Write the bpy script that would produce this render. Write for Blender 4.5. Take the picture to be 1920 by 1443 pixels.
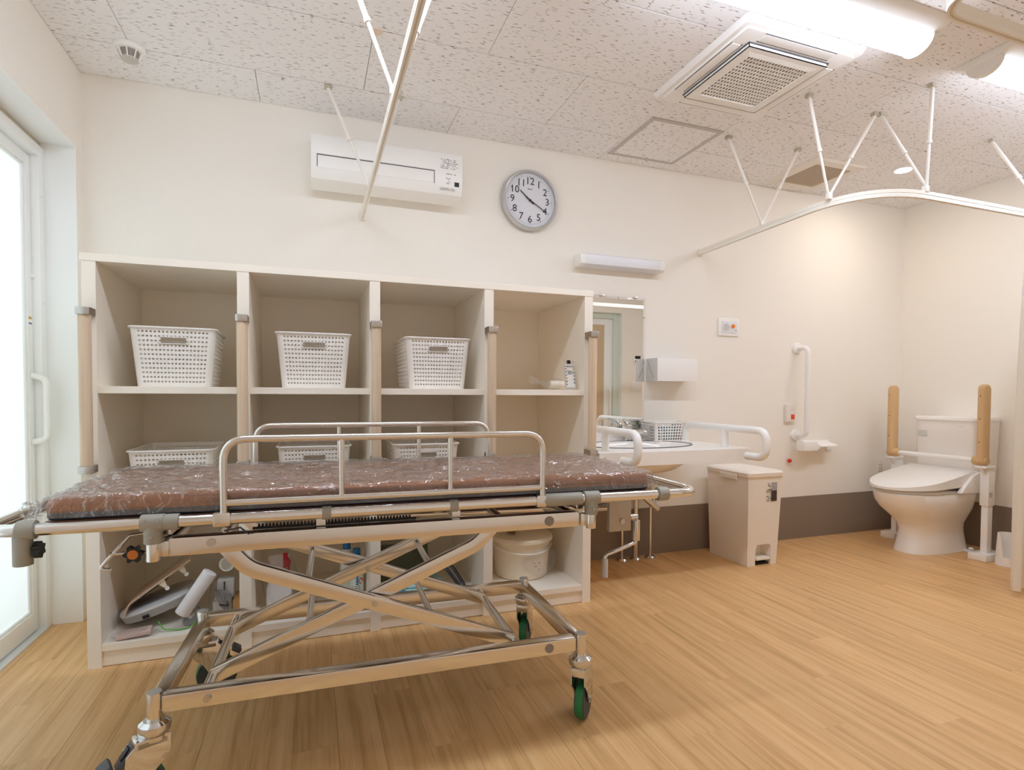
import bpy, bmesh, math, random
from mathutils import Vector, Matrix, noise
random.seed(7)
for o in list(bpy.data.objects): bpy.data.objects.remove(o)
S = bpy.context.scene; COL = S.collection
PI = math.pi
sin, cos, sqrt = math.sin, math.cos, math.sqrt

# ------------------------------------------------------------------ camera, world, light, exposure
FPX, CXP, CYP = 1047.33, 961.2, 767.85
YAW, PITCH, ROLL = math.radians(19.87), math.radians(-1.631), math.radians(0.30)
CAM = Vector((0.7562, -2.9669, 0.997))
cd = bpy.data.cameras.new('camera'); cam = bpy.data.objects.new('camera', cd); COL.objects.link(cam)
cd.sensor_width = 36; cd.lens = FPX / 1920 * 36
cd.shift_x = (960 - CXP) / 1920; cd.shift_y = (CYP - 721.5) / 1920
cd.clip_start = .02
fw = Vector((sin(YAW) * cos(PITCH), cos(YAW) * cos(PITCH), sin(PITCH)))
rt = Vector((cos(YAW), -sin(YAW), 0)); up = rt.cross(fw)
r2 = cos(ROLL) * rt + sin(ROLL) * up; u2 = -sin(ROLL) * rt + cos(ROLL) * up
m = Matrix((r2, u2, -fw)).transposed().to_4x4(); m.translation = CAM
cam.matrix_world = m; S.camera = cam

W = bpy.data.worlds.new('sky'); S.world = W; W.use_nodes = True
W.node_tree.nodes['Background'].inputs[0].default_value = (.93, .97, 1.0, 1)
W.node_tree.nodes['Background'].inputs[1].default_value = 1.75
S.view_settings.view_transform = 'Standard'; S.view_settings.look = 'None'
S.view_settings.gamma = 1; S.view_settings.use_curve_mapping = False
S.view_settings.exposure = 0.07
S.cycles.use_light_tree = False; S.cycles.max_bounces = 14; S.cycles.diffuse_bounces = 12; S.cycles.glossy_bounces = 4; S.cycles.transparent_max_bounces = 8
S.cycles.caustics_reflective = False
TUBE_W, TUBE_COL = 31.0, (.89, .985, 1.14)       # the ceiling tube lamps
DOWN_W, DOWN_COL = 220.0, (1.0, .86, .72)        # the warm downlight over the toilet

# ------------------------------------------------------------------ helpers
def lin(h):
    c = [int(h[i:i + 2], 16) / 255 for i in (0, 2, 4)]
    return tuple(x / 12.92 if x <= .04045 else ((x + .055) / 1.055) ** 2.4 for x in c) + (1,)

MATS = {}
def N(t, kind, **kw):
    n = t.nodes.new(kind)
    for k, v in kw.items():
        if k in ('op',): n.operation = v
        elif hasattr(n, k): setattr(n, k, v)
    return n
def M(name, col, rough=.5, metal=0., bump=None, var=None, spec=.5, coat=0., trans=0., emit=None, alpha=1., stretch=None, sss=0):
    if name in MATS: return MATS[name]
    m = bpy.data.materials.new(name); m.use_nodes = True; t = m.node_tree; b = t.nodes['Principled BSDF']
    c = lin(col) if isinstance(col, str) else col
    b.inputs['Base Color'].default_value = c; b.inputs['Roughness'].default_value = rough
    b.inputs['Metallic'].default_value = metal; b.inputs['Specular IOR Level'].default_value = spec
    b.inputs['Coat Weight'].default_value = coat; b.inputs['Transmission Weight'].default_value = trans
    b.inputs['Alpha'].default_value = alpha
    if emit: b.inputs['Emission Color'].default_value = emit[0]; b.inputs['Emission Strength'].default_value = emit[1]
    if bump or var:
        tc = N(t, 'ShaderNodeTexCoord'); mp = N(t, 'ShaderNodeMapping'); t.links.new(tc.outputs['Object'], mp.inputs[0])
        if stretch: mp.inputs['Scale'].default_value = stretch
    if bump:
        nz = N(t, 'ShaderNodeTexNoise'); nz.inputs['Scale'].default_value = bump[0]; nz.inputs['Detail'].default_value = 3
        t.links.new(mp.outputs[0], nz.inputs['Vector'])
        bp = N(t, 'ShaderNodeBump'); bp.inputs['Strength'].default_value = bump[1]; bp.inputs['Distance'].default_value = bump[2] if len(bump) > 2 else .002
        t.links.new(nz.outputs['Fac'], bp.inputs['Height']); t.links.new(bp.outputs[0], b.inputs['Normal'])
    if var:
        nz = N(t, 'ShaderNodeTexNoise'); nz.inputs['Scale'].default_value = var[1]; nz.inputs['Detail'].default_value = 4
        t.links.new(mp.outputs[0], nz.inputs['Vector'])
        mx = N(t, 'ShaderNodeMix', data_type='RGBA'); mx.inputs[6].default_value = c; mx.inputs[7].default_value = lin(var[0])
        rp = N(t, 'ShaderNodeValToRGB'); rp.color_ramp.elements[0].position = .38; rp.color_ramp.elements[1].position = .62
        t.links.new(nz.outputs['Fac'], rp.inputs[0]); t.links.new(rp.outputs[0], mx.inputs[0]); t.links.new(mx.outputs[2], b.inputs['Base Color'])
    MATS[name] = m; return m

ORG = {}
def rounded(pts, r, n=6, closed=False):
    """polyline with its corners rounded"""
    P = [Vector(p) for p in pts]; out = []; k = len(P)
    for i, p in enumerate(P):
        if not closed and i in (0, k - 1): out.append(p); continue
        a, b = P[i - 1], P[(i + 1) % k]
        d1 = (a - p); d2 = (b - p); l = min(r / max(1e-6, math.tan(max(.05, d1.angle(d2)) / 2)), d1.length * .49, d2.length * .49)
        s, e = p + d1.normalized() * l, p + d2.normalized() * l
        for j in range(n + 1):
            q = j / n; out.append((1 - q) ** 2 * s + 2 * q * (1 - q) * p + q * q * e)
    return out

class B:
    def __init__(s): s.v = []; s.f = []
    def add(s, v, f, mat=None):
        n = len(s.v)
        s.v += [tuple((mat @ Vector(p)) if mat else p) for p in v]; s.f += [tuple(i + n for i in q) for q in f]; return s
    def bx(s, x0, x1, y0, y1, z0, z1, mat=None):
        v = [(x, y, z) for z in (z0, z1) for y in (y0, y1) for x in (x0, x1)]
        return s.add(v, [(0, 2, 3, 1), (4, 5, 7, 6), (0, 1, 5, 4), (2, 6, 7, 3), (0, 4, 6, 2), (1, 3, 7, 5)], mat)
    def tube(s, path, r, n=12, caps=True, closed=False, flat=1.):
        P = [Vector(p) for p in path]; k = len(P); T = []
        for i in range(k):
            a = P[i - 1] if (i or closed) else P[0]; b = P[(i + 1) % k] if (i < k - 1 or closed) else P[-1]
            d = (b - a); T.append(d.normalized() if d.length > 1e-9 else Vector((0, 0, 1)))
        u = T[0].orthogonal().normalized(); n0 = len(s.v)
        for i in range(k):
            u = (u - T[i] * u.dot(T[i])); u = u.normalized() if u.length > 1e-6 else T[i].orthogonal().normalized()
            w = T[i].cross(u); rr = r[i] if isinstance(r, (list, tuple)) else r
            for j in range(n):
                a = 2 * PI * j / n; s.v.append(tuple(P[i] + u * cos(a) * rr + w * sin(a) * rr * flat))
        for i in range(k if closed else k - 1):
            for j in range(n):
                a = n0 + i * n; b = n0 + ((i + 1) % k) * n; s.f.append((a + j, a + (j + 1) % n, b + (j + 1) % n, b + j))
        if caps and not closed:
            s.f.append(tuple(n0 + j for j in range(n))[::-1]); s.f.append(tuple(n0 + (k - 1) * n + j for j in range(n)))
        return s
    def cyl(s, a, b, r, n=20, r2=None): return s.tube([a, b], [r, r if r2 is None else r2], n)
    def lathe(s, prof, n=32, c=(0, 0, 0), axis=(0, 0, 1), sx=1., sy=1.):
        q = Vector((0, 0, 1)).rotation_difference(Vector(axis)).to_matrix(); n0 = len(s.v); k = len(prof)
        for (r, z) in prof:
            for j in range(n):
                a = 2 * PI * j / n; s.v.append(tuple(q @ Vector((r * cos(a) * sx, r * sin(a) * sy, z)) + Vector(c)))
        for i in range(k - 1):
            for j in range(n): s.f.append((n0 + i * n + j, n0 + i * n + (j + 1) % n, n0 + (i + 1) * n + (j + 1) % n, n0 + (i + 1) * n + j))
        if prof[0][0] > 1e-6: s.f.append(tuple(n0 + j for j in range(n))[::-1])
        if prof[-1][0] > 1e-6: s.f.append(tuple(n0 + (k - 1) * n + j for j in range(n)))
        return s
    def loft(s, rings, caps=True):
        n0 = len(s.v); n = len(rings[0]); k = len(rings)
        for r in rings: s.v += [tuple(p) for p in r]
        for i in range(k - 1):
            for j in range(n): s.f.append((n0 + i * n + j, n0 + i * n + (j + 1) % n, n0 + (i + 1) * n + (j + 1) % n, n0 + (i + 1) * n + j))
        if caps: s.f.append(tuple(n0 + j for j in range(n))[::-1]); s.f.append(tuple(n0 + (k - 1) * n + j for j in range(n)))
        return s
    def prism(s, poly, d, mat=None):
        """polygon in local xy pushed along local z by d"""
        n = len(poly); v = [(x, y, 0) for x, y in poly] + [(x, y, d) for x, y in poly]
        return s.add(v, [tuple(range(n))[::-1], tuple(range(n, 2 * n))] + [(i, (i + 1) % n, n + (i + 1) % n, n + i) for i in range(n)], mat)
    def sph(s, c, r, n=16, sx=1, sy=1, sz=1):
        pr = [(r * sin(PI * i / (n // 2)), -r * cos(PI * i / (n // 2)) * sz) for i in range(n // 2 + 1)]
        return s.lathe(pr, n, c, sx=sx, sy=sy)
    def sheet(s, fn, nu, nv):
        n0 = len(s.v)
        for i in range(nu + 1):
            for j in range(nv + 1): s.v.append(tuple(fn(i / nu, j / nv)))
        for i in range(nu):
            for j in range(nv):
                a = n0 + i * (nv + 1) + j; s.f.append((a, a + nv + 1, a + nv + 2, a + 1))
        return s
    def mesh(s, name, mat, bev=0., seg=2, smooth=35, solid=0., off=None):
        me = bpy.data.meshes.new(name); o = Vector(off) if off else Vector((0, 0, 0))
        me.from_pydata([tuple(Vector(p) - o) for p in s.v], [], s.f)
        bm = bmesh.new(); bm.from_mesh(me); bmesh.ops.remove_doubles(bm, verts=bm.verts, dist=1e-6)
        bmesh.ops.recalc_face_normals(bm, faces=bm.faces)
        if solid: bmesh.ops.solidify(bm, geom=bm.faces[:], thickness=solid)
        if bev:
            es = [e for e in bm.edges if len(e.link_faces) == 2 and e.calc_face_angle(0) > .6]
            bmesh.ops.bevel(bm, geom=es, offset=bev, segments=seg, profile=.6, affect='EDGES', clamp_overlap=True)
        bm.to_mesh(me); bm.free()
        if smooth:
            me.polygons.foreach_set('use_smooth', [True] * len(me.polygons)); me.set_sharp_from_angle(angle=math.radians(smooth))
        if mat: me.materials.append(mat)
        return me
    def part(s, name, mat, parent, label=None, **kw):
        off = ORG[parent.name]; o = bpy.data.objects.new(name, s.mesh(name, mat, off=off, **kw)); COL.objects.link(o)
        o.parent = parent; ORG[o.name] = off
        if label: o['label'] = label
        return o
    def thing(s, name, mat, label, cat, group=None, kind=None, **kw):
        xs = list(zip(*s.v)); off = Vector(((min(xs[0]) + max(xs[0])) / 2, (min(xs[1]) + max(xs[1])) / 2, min(xs[2])))
        o = bpy.data.objects.new(name, s.mesh(name, mat, off=off, **kw)); COL.objects.link(o); o.location = off
        ORG[o.name] = off; tag(o, label, cat, group, kind); return o

def tag(o, label=None, cat=None, group=None, kind=None):
    if label: o['label'] = label
    if cat: o['category'] = cat
    if group: o['group'] = group
    if kind: o['kind'] = kind
def root(name, label, cat, loc, rz=0., group=None, local=False, kind=None):
    """an Empty at the thing's base; parts are given in world coordinates unless local"""
    e = bpy.data.objects.new(name, None); COL.objects.link(e); e.location = loc; e.rotation_euler.z = rz; e.empty_display_size = .05
    ORG[e.name] = Vector((0, 0, 0)) if local else Vector(loc); tag(e, label, cat, group, kind); return e
def dup(e, loc, rz=None, label=None):
    c = e.copy(); COL.objects.link(c); c.location = loc
    if rz is not None: c.rotation_euler.z = rz
    if label: c['label'] = label
    for ch in list(e.children):
        k = ch.copy(); COL.objects.link(k); k.parent = c
        for g in list(ch.children):
            q = g.copy(); COL.objects.link(q); q.parent = k
    return c
def text(parent, name, body, size, mat, loc, rx=PI / 2, rz=0., align='CENTER', ext=.0004):
    cu = bpy.data.curves.new('t', 'FONT'); cu.body = body; cu.size = size; cu.extrude = ext; cu.align_x = align; cu.align_y = 'CENTER'
    cu.resolution_u = 3
    t = bpy.data.objects.new('t', cu); COL.objects.link(t)
    bpy.context.view_layer.update()
    me = bpy.data.meshes.new_from_object(t.evaluated_get(bpy.context.evaluated_depsgraph_get())); bpy.data.objects.remove(t)
    me.materials.clear(); me.materials.append(mat); me.name = name
    me.transform(Matrix.Translation(Vector(loc) - ORG[parent.name]) @ Matrix.Rotation(rz, 4, 'Z') @ Matrix.Rotation(rx, 4, 'X'))
    o = bpy.data.objects.new(name, me); COL.objects.link(o); o.parent = parent; ORG[o.name] = ORG[parent.name]; return o
def rrect(hx, hy, r, n=5, cx=0, cy=0):
    out = []
    for k, (sx, sy) in enumerate(((1, 1), (-1, 1), (-1, -1), (1, -1))):
        for j in range(n + 1):
            a = PI / 2 * (k + j / n); out.append((cx + sx * (hx - r) + r * cos(a), cy + sy * (hy - r) + r * sin(a)))
    return out
def holes(b, x0, x1, y0, y1, nx, ny, fx, fy, fn, edge=None):
    """plate with nx*ny rectangular holes; fn(x,y) -> point"""
    xs = [x0]; ys = [y0]
    px, py = (x1 - x0) / nx, (y1 - y0) / ny
    for i in range(nx): xs += [x0 + px * (i + .5 - fx / 2), x0 + px * (i + .5 + fx / 2)]
    for i in range(ny): ys += [y0 + py * (i + .5 - fy / 2), y0 + py * (i + .5 + fy / 2)]
    xs.append(x1); ys.append(y1); n0 = len(b.v); k = len(ys)
    for x in xs:
        for y in ys: b.v.append(tuple(fn(x, y)))
    for i in range(len(xs) - 1):
        for j in range(k - 1):
            if i % 2 and j % 2: continue
            a = n0 + i * k + j; b.f.append((a, a + k, a + k + 1, a + 1))
    return b
def prints(parent, name, mat, x, z, w, h, rows, y, seed=1, fill=.75):
    """a block of small print too fine to read: short strokes on a surface facing -y"""
    r = random.Random(seed); b = B(); rh = h / rows
    for i in range(rows):
        xx = x
        while xx < x + w * (1 - .25 * r.random()):
            l = rh * (.25 + .5 * r.random())
            if r.random() < fill: b.bx(xx, xx + l, y - .0004, y, z + h - (i + .8) * rh, z + h - (i + .25 + .3 * r.random()) * rh)
            xx += l + rh * .18
    return b.part(name, mat, parent, smooth=0)

# ------------------------------------------------------------------ materials
def ramp(t, stops):
    r = N(t, 'ShaderNodeValToRGB'); e = r.color_ramp.elements
    while len(e) < len(stops): e.new(.5)
    for q, (p, c) in zip(e, stops): q.position = p; q.color = lin(c) if isinstance(c, str) else (c, c, c, 1)
    return r
def wood(name, cols, rough, lenaxis, scale=1., rings=1., randomise=True, spec=.4, coat=0.):
    m = bpy.data.materials.new(name); m.use_nodes = True; t = m.node_tree; b = t.nodes['Principled BSDF']; L = t.links.new
    tc = N(t, 'ShaderNodeTexCoord'); oi = N(t, 'ShaderNodeObjectInfo'); add = N(t, 'ShaderNodeVectorMath', op='MULTIPLY_ADD')
    cb = N(t, 'ShaderNodeCombineXYZ')
    for i in range(3): L(oi.outputs['Random'], cb.inputs[i])
    L(cb.outputs[0], add.inputs[0]); add.inputs[1].default_value = (37, 53, 19) if randomise else (0, 0, 0); L(tc.outputs['Object'], add.inputs[2])
    sc = [9 * scale] * 3; sc[lenaxis] = .85 * scale
    mp = N(t, 'ShaderNodeMapping'); mp.inputs['Scale'].default_value = sc; L(add.outputs[0], mp.inputs[0])
    big = N(t, 'ShaderNodeTexNoise'); big.inputs['Scale'].default_value = 1.0; big.inputs['Detail'].default_value = 2; L(mp.outputs[0], big.inputs['Vector'])
    mu = N(t, 'ShaderNodeMath', op='MULTIPLY'); mu.inputs[1].default_value = 16 * rings; L(big.outputs['Fac'], mu.inputs[0])
    fr = N(t, 'ShaderNodeMath', op='SINE'); mu2 = N(t, 'ShaderNodeMath', op='MULTIPLY'); mu2.inputs[1].default_value = 6.28; L(mu.outputs[0], mu2.inputs[0]); L(mu2.outputs[0], fr.inputs[0])
    sc2 = [150 * scale] * 3; sc2[lenaxis] = 3.2 * scale
    mp2 = N(t, 'ShaderNodeMapping'); mp2.inputs['Scale'].default_value = sc2; L(add.outputs[0], mp2.inputs[0])
    fine = N(t, 'ShaderNodeTexNoise'); fine.inputs['Scale'].default_value = 1; fine.inputs['Detail'].default_value = 5; L(mp2.outputs[0], fine.inputs['Vector'])
    sc3 = [34 * scale] * 3; sc3[lenaxis] = 1.3 * scale
    mp3 = N(t, 'ShaderNodeMapping'); mp3.inputs['Scale'].default_value = sc3; L(add.outputs[0], mp3.inputs[0])
    mid = N(t, 'ShaderNodeTexNoise'); mid.inputs['Scale'].default_value = 1; mid.inputs['Detail'].default_value = 3; L(mp3.outputs[0], mid.inputs['Vector'])
    a1 = N(t, 'ShaderNodeMath', op='MULTIPLY_ADD'); a1.inputs[1].default_value = .035; L(fr.outputs[0], a1.inputs[0]); L(mid.outputs['Fac'], a1.inputs[2])
    a2 = N(t, 'ShaderNodeMath', op='MULTIPLY_ADD'); a2.inputs[1].default_value = .45; L(fine.outputs['Fac'], a2.inputs[0]); L(a1.outputs[0], a2.inputs[2])
    rp = ramp(t, [(.42, cols[0]), (.72, cols[1]), (1., cols[2])]); L(a2.outputs[0], rp.inputs[0])
    hs = N(t, 'ShaderNodeHueSaturation'); va = N(t, 'ShaderNodeMapRange'); va.inputs[3].default_value = .955 if randomise else 1; va.inputs[4].default_value = 1.045 if randomise else 1
    L(oi.outputs['Random'], va.inputs[0]); L(va.outputs[0], hs.inputs['Value']); L(rp.outputs[0], hs.inputs['Color']); L(hs.outputs[0], b.inputs['Base Color'])
    b.inputs['Roughness'].default_value = rough; b.inputs['Specular IOR Level'].default_value = spec; b.inputs['Coat Weight'].default_value = coat
    bp = N(t, 'ShaderNodeBump'); bp.inputs['Strength'].default_value = .12; bp.inputs['Distance'].default_value = .001; L(fine.outputs['Fac'], bp.inputs['Height']); L(bp.outputs[0], b.inputs['Normal'])
    MATS[name] = m; return m
OAK = wood('oak_vinyl', ('ba8f5c', 'd8ad77', 'e2bc88'), .38, 1)
BEECH = wood('beech', ('cbb196', 'd8c2a8', 'dfccb5'), .45, 2, scale=1.5, rings=.3)

def ceiling_mat():
    m = bpy.data.materials.new('ceiling_board'); m.use_nodes = True; t = m.node_tree; b = t.nodes['Principled BSDF']; L = t.links.new
    tc = N(t, 'ShaderNodeTexCoord'); oi = N(t, 'ShaderNodeObjectInfo'); add = N(t, 'ShaderNodeVectorMath', op='MULTIPLY_ADD'); cb = N(t, 'ShaderNodeCombineXYZ')
    for i in range(3): L(oi.outputs['Random'], cb.inputs[i])
    L(cb.outputs[0], add.inputs[0]); add.inputs[1].default_value = (31, 17, 0); L(tc.outputs['Object'], add.inputs[2])
    w = N(t, 'ShaderNodeTexNoise'); w.inputs['Scale'].default_value = 45; w.inputs['Detail'].default_value = 1; L(add.outputs[0], w.inputs['Vector'])
    ws = N(t, 'ShaderNodeVectorMath', op='MULTIPLY_ADD'); ws.inputs[1].default_value = (.004, .010, 0); L(w.outputs['Color'], ws.inputs[0]); L(add.outputs[0], ws.inputs[2])
    mp = N(t, 'ShaderNodeMapping'); mp.inputs['Scale'].default_value = (34, 170, 1); L(ws.outputs[0], mp.inputs[0])
    n1 = N(t, 'ShaderNodeTexNoise'); n1.inputs['Scale'].default_value = 1; n1.inputs['Detail'].default_value = 0; L(mp.outputs[0], n1.inputs['Vector'])
    r1 = ramp(t, [(.70, 0.), (.745, 1.)]); L(n1.outputs['Fac'], r1.inputs[0])
    v = N(t, 'ShaderNodeTexVoronoi'); v.inputs['Scale'].default_value = 95; L(add.outputs[0], v.inputs['Vector'])
    sel = N(t, 'ShaderNodeSeparateColor'); L(v.outputs['Color'], sel.inputs[0])
    g = N(t, 'ShaderNodeMath', op='GREATER_THAN'); g.inputs[1].default_value = .72; L(sel.outputs[0], g.inputs[0])
    d = N(t, 'ShaderNodeMath', op='LESS_THAN'); d.inputs[1].default_value = .16; L(v.outputs['Distance'], d.inputs[0])
    dd = N(t, 'ShaderNodeMath', op='MULTIPLY'); L(g.outputs[0], dd.inputs[0]); L(d.outputs[0], dd.inputs[1])
    d6 = N(t, 'ShaderNodeMath', op='MULTIPLY'); d6.inputs[1].default_value = .55; L(dd.outputs[0], d6.inputs[0])
    mx = N(t, 'ShaderNodeMath', op='MAXIMUM'); L(r1.outputs[0], mx.inputs[0]); L(d6.outputs[0], mx.inputs[1])
    mc = N(t, 'ShaderNodeMix', data_type='RGBA'); mc.inputs[6].default_value = lin('f1f1f3'); mc.inputs[7].default_value = lin('a39b95'); L(mx.outputs[0], mc.inputs[0]); L(mc.outputs[2], b.inputs['Base Color'])
    b.inputs['Roughness'].default_value = .9; b.inputs['Specular IOR Level'].default_value = .1
    iv = N(t, 'ShaderNodeMath', op='SUBTRACT'); iv.inputs[0].default_value = 1; L(mx.outputs[0], iv.inputs[1])
    bp = N(t, 'ShaderNodeBump'); bp.inputs['Strength'].default_value = .4; bp.inputs['Distance'].default_value = .002; L(iv.outputs[0], bp.inputs['Height']); L(bp.outputs[0], b.inputs['Normal'])
    MATS['ceiling_board'] = m; return m
CEIL = ceiling_mat()

def wall_mat(name, col, col2):
    m = bpy.data.materials.new(name); m.use_nodes = True; t = m.node_tree; b = t.nodes['Principled BSDF']; L = t.links.new
    tc = N(t, 'ShaderNodeTexCoord'); hs = []
    for sc in ((160, 160, 620), (500, 500, 130)):
        mp = N(t, 'ShaderNodeMapping'); mp.inputs['Scale'].default_value = sc; L(tc.outputs['Object'], mp.inputs[0])
        n = N(t, 'ShaderNodeTexNoise'); n.inputs['Scale'].default_value = 1; n.inputs['Detail'].default_value = 2; L(mp.outputs[0], n.inputs['Vector']); hs.append(n)
    a = N(t, 'ShaderNodeMath', op='ADD'); L(hs[0].outputs['Fac'], a.inputs[0]); L(hs[1].outputs['Fac'], a.inputs[1])
    bp = N(t, 'ShaderNodeBump'); bp.inputs['Strength'].default_value = .35; bp.inputs['Distance'].default_value = .001; L(a.outputs[0], bp.inputs['Height']); L(bp.outputs[0], b.inputs['Normal'])
    h2 = N(t, 'ShaderNodeMath', op='MULTIPLY'); h2.inputs[1].default_value = .5; L(a.outputs[0], h2.inputs[0])
    r = ramp(t, [(.35, col2), (.65, col)]); L(h2.outputs[0], r.inputs[0]); L(r.outputs[0], b.inputs['Base Color'])
    b.inputs['Roughness'].default_value = .75; b.inputs['Specular IOR Level'].default_value = .25; MATS[name] = m; return m
WALL = wall_mat('wallpaper', 'f3efe8', 'ede9e1')
SKIRT = wall_mat('brown_wall_vinyl', '918274', '86786a')

def film_mat(name, tint, lo, hi, rough=.12, bump=60, bs=.5, milk=.05):
    m = bpy.data.materials.new(name); m.use_nodes = True; t = m.node_tree; L = t.links.new; t.nodes.remove(t.nodes['Principled BSDF'])
    out = t.nodes['Material Output']; tr = N(t, 'ShaderNodeBsdfTransparent'); tr.inputs[0].default_value = tint
    gl = N(t, 'ShaderNodeBsdfGlossy'); gl.inputs['Roughness'].default_value = rough; lw = N(t, 'ShaderNodeLayerWeight'); lw.inputs[0].default_value = .35
    mr = N(t, 'ShaderNodeMapRange'); mr.inputs[3].default_value = lo; mr.inputs[4].default_value = hi; L(lw.outputs['Facing'], mr.inputs[0])
    tc = N(t, 'ShaderNodeTexCoord'); n = N(t, 'ShaderNodeTexNoise'); n.inputs['Scale'].default_value = bump; n.inputs['Detail'].default_value = 3; n.inputs['Distortion'].default_value = 1.2
    L(tc.outputs['Object'], n.inputs['Vector']); bp = N(t, 'ShaderNodeBump'); bp.inputs['Strength'].default_value = bs; bp.inputs['Distance'].default_value = .015
    L(n.outputs['Fac'], bp.inputs['Height']); L(bp.outputs[0], gl.inputs['Normal']); L(bp.outputs[0], lw.inputs['Normal'])
    mx = N(t, 'ShaderNodeMixShader'); L(mr.outputs[0], mx.inputs[0]); L(tr.outputs[0], mx.inputs[1]); L(gl.outputs[0], mx.inputs[2])
    df = N(t, 'ShaderNodeBsdfDiffuse'); df.inputs[0].default_value = (.9, .9, .92, 1); m2 = N(t, 'ShaderNodeMixShader'); m2.inputs[0].default_value = milk; L(mx.outputs[0], m2.inputs[1]); L(df.outputs[0], m2.inputs[2]); L(m2.outputs[0], out.inputs[0])
    MATS[name] = m; return m
FILM = film_mat('clear_film', (.97, .97, .97, 1), .08, .70, .07, 26, .9, .04)
BAG = film_mat('clear_bag', (.97, .97, .98, 1), .03, .30, .12, 38, .7, .03)

def frosted():
    m = bpy.data.materials.new('frosted_glass'); m.use_nodes = True; t = m.node_tree; L = t.links.new; b = t.nodes['Principled BSDF']; out = t.nodes['Material Output']
    b.inputs['Base Color'].default_value = (.86, .90, .90, 1); b.inputs['Roughness'].default_value = .22
    tl = N(t, 'ShaderNodeBsdfTranslucent'); tl.inputs[0].default_value = (.93, .97, .97, 1); mx = N(t, 'ShaderNodeMixShader'); mx.inputs[0].default_value = .7
    L(b.outputs[0], mx.inputs[1]); L(tl.outputs[0], mx.inputs[2]); L(mx.outputs[0], out.inputs[0]); MATS['frosted_glass'] = m; return m
FROST = frosted()

def curtain_mat():
    m = bpy.data.materials.new('curtain_cloth'); m.use_nodes = True; t = m.node_tree; L = t.links.new; b = t.nodes['Principled BSDF']; out = t.nodes['Material Output']
    b.inputs['Base Color'].default_value = lin('f5f2ea'); b.inputs['Roughness'].default_value = .85
    tl = N(t, 'ShaderNodeBsdfTranslucent'); tl.inputs[0].default_value = lin('f3eee4'); mx = N(t, 'ShaderNodeMixShader'); mx.inputs[0].default_value = .4
    L(b.outputs[0], mx.inputs[1]); L(tl.outputs[0], mx.inputs[2]); L(mx.outputs[0], out.inputs[0]); MATS['curtain_cloth'] = m; return m
CURT = curtain_mat()

def lamp_mat(name, col, st):
    m = bpy.data.materials.new(name); m.use_nodes = True; t = m.node_tree; t.nodes.remove(t.nodes['Principled BSDF'])
    e = N(t, 'ShaderNodeEmission'); e.inputs[0].default_value = (*col, 1); e.inputs[1].default_value = st; t.links.new(e.outputs[0], t.nodes['Material Output'].inputs[0]); MATS[name] = m; return m
LAMP = lamp_mat('tube_lamp', TUBE_COL, TUBE_W)
t = LAMP.node_tree; ge = N(t, 'ShaderNodeNewGeometry'); sx_ = N(t, 'ShaderNodeSeparateXYZ'); t.links.new(ge.outputs['Normal'], sx_.inputs[0])
mr_ = N(t, 'ShaderNodeMapRange'); mr_.inputs[1].default_value = -1; mr_.inputs[2].default_value = -.15; mr_.inputs[3].default_value = TUBE_W; mr_.inputs[4].default_value = TUBE_W * .09
t.links.new(sx_.outputs[2], mr_.inputs[0]); t.links.new(mr_.outputs[0], t.nodes['Emission'].inputs[1])
DLAMP = lamp_mat('downlight_lamp', DOWN_COL, DOWN_W)

def vinyl_mat():
    m = wood('brown_vinyl', ('623519', '935a33', 'b37748'), .35, 0, scale=.9, rings=.6, randomise=False); return m
VINYL = vinyl_mat()

WHITE = M('white_paint', 'f0eeea', .45)
MELA = M('white_melamine', 'f4ede1', .42)
PLAS = M('white_plastic', 'f1f0ee', .35)
PLAS2 = M('ivory_plastic', 'e9e4dc', .4)
BASKET = M('basket_plastic', 'efedea', .45)
CERAM = M('ceramic', 'f3f1ee', .12, coat=.5)
STEEL = M('brushed_steel', 'e4e1dc', .19, 1.)
ALU = M('satin_aluminium', 'e8e7e5', .16, 1.)
CHROME = M('chrome', 'dcdcdc', .07, 1.)
NICKEL = M('satin_nickel', 'c9c6c2', .32, 1.)
GREYP = M('grey_green_plastic', 'a09f95', .5)
DOTG = M('grey_cap', '8d8681', .5)
BLACK = M('black_plastic', '17171a', .45)
DARK = M('dark_gap', '3a3b40', .6)
CHAR = M('charcoal_plastic', '4d4d52', .5)
GREEN = M('green_rubber', '1f7a48', .5, bump=(70, .2))
DGREY = M('dark_rubber', '3c4446', .55)
NAVY = M('navy_vinyl', '23232f', .3)
ORANGE = M('orange_plastic', 'd07a2c', .5)
RED = M('red_plastic', 'd8331f', .4)
BROWNG = M('tan_grip', 'cfac7e', .55, bump=(160, .15))
INK = M('ink', '2b2b2e', .6)
INKG = M('grey_ink', '77777a', .6)
DOORW = M('door_white', 'f0f2f2', .38)
BEIGE = M('beige_plastic', 'cdb49c', .45)
CARD = M('cardboard', 'b98a55', .8, bump=(90, .2))
BLUE = M('blue_cap', '0d6fa8', .35)
CYAN = M('blue_cloth', '59b6d4', .8)
AQUA = M('aqua_cloth', 'a9d9de', .8)
OLIVE = M('olive_tray', '5d6350', .5)
MIRR = M('mirror_silver', (.93, .95, .93, 1), .0, 1.)
CLGREY = M('clock_face', 'd9dbe2', .5)
SILV = M('silver_plastic', 'c6c6c6', .3, .6)
LGREY = M('light_grey_plastic', 'c9c9cb', .45)
GREENW = M('green_wire', '58b33c', .4)
GCABLE = M('grey_cable', '8f8f90', .5)
FOAM = M('white_foam', 'e4e4e8', .7, bump=(300, .3))
CREAM = M('cream_plastic', 'e9dfcb', .4)
PINK = M('pale_pink_card', 'd3b7ac', .6)

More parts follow.
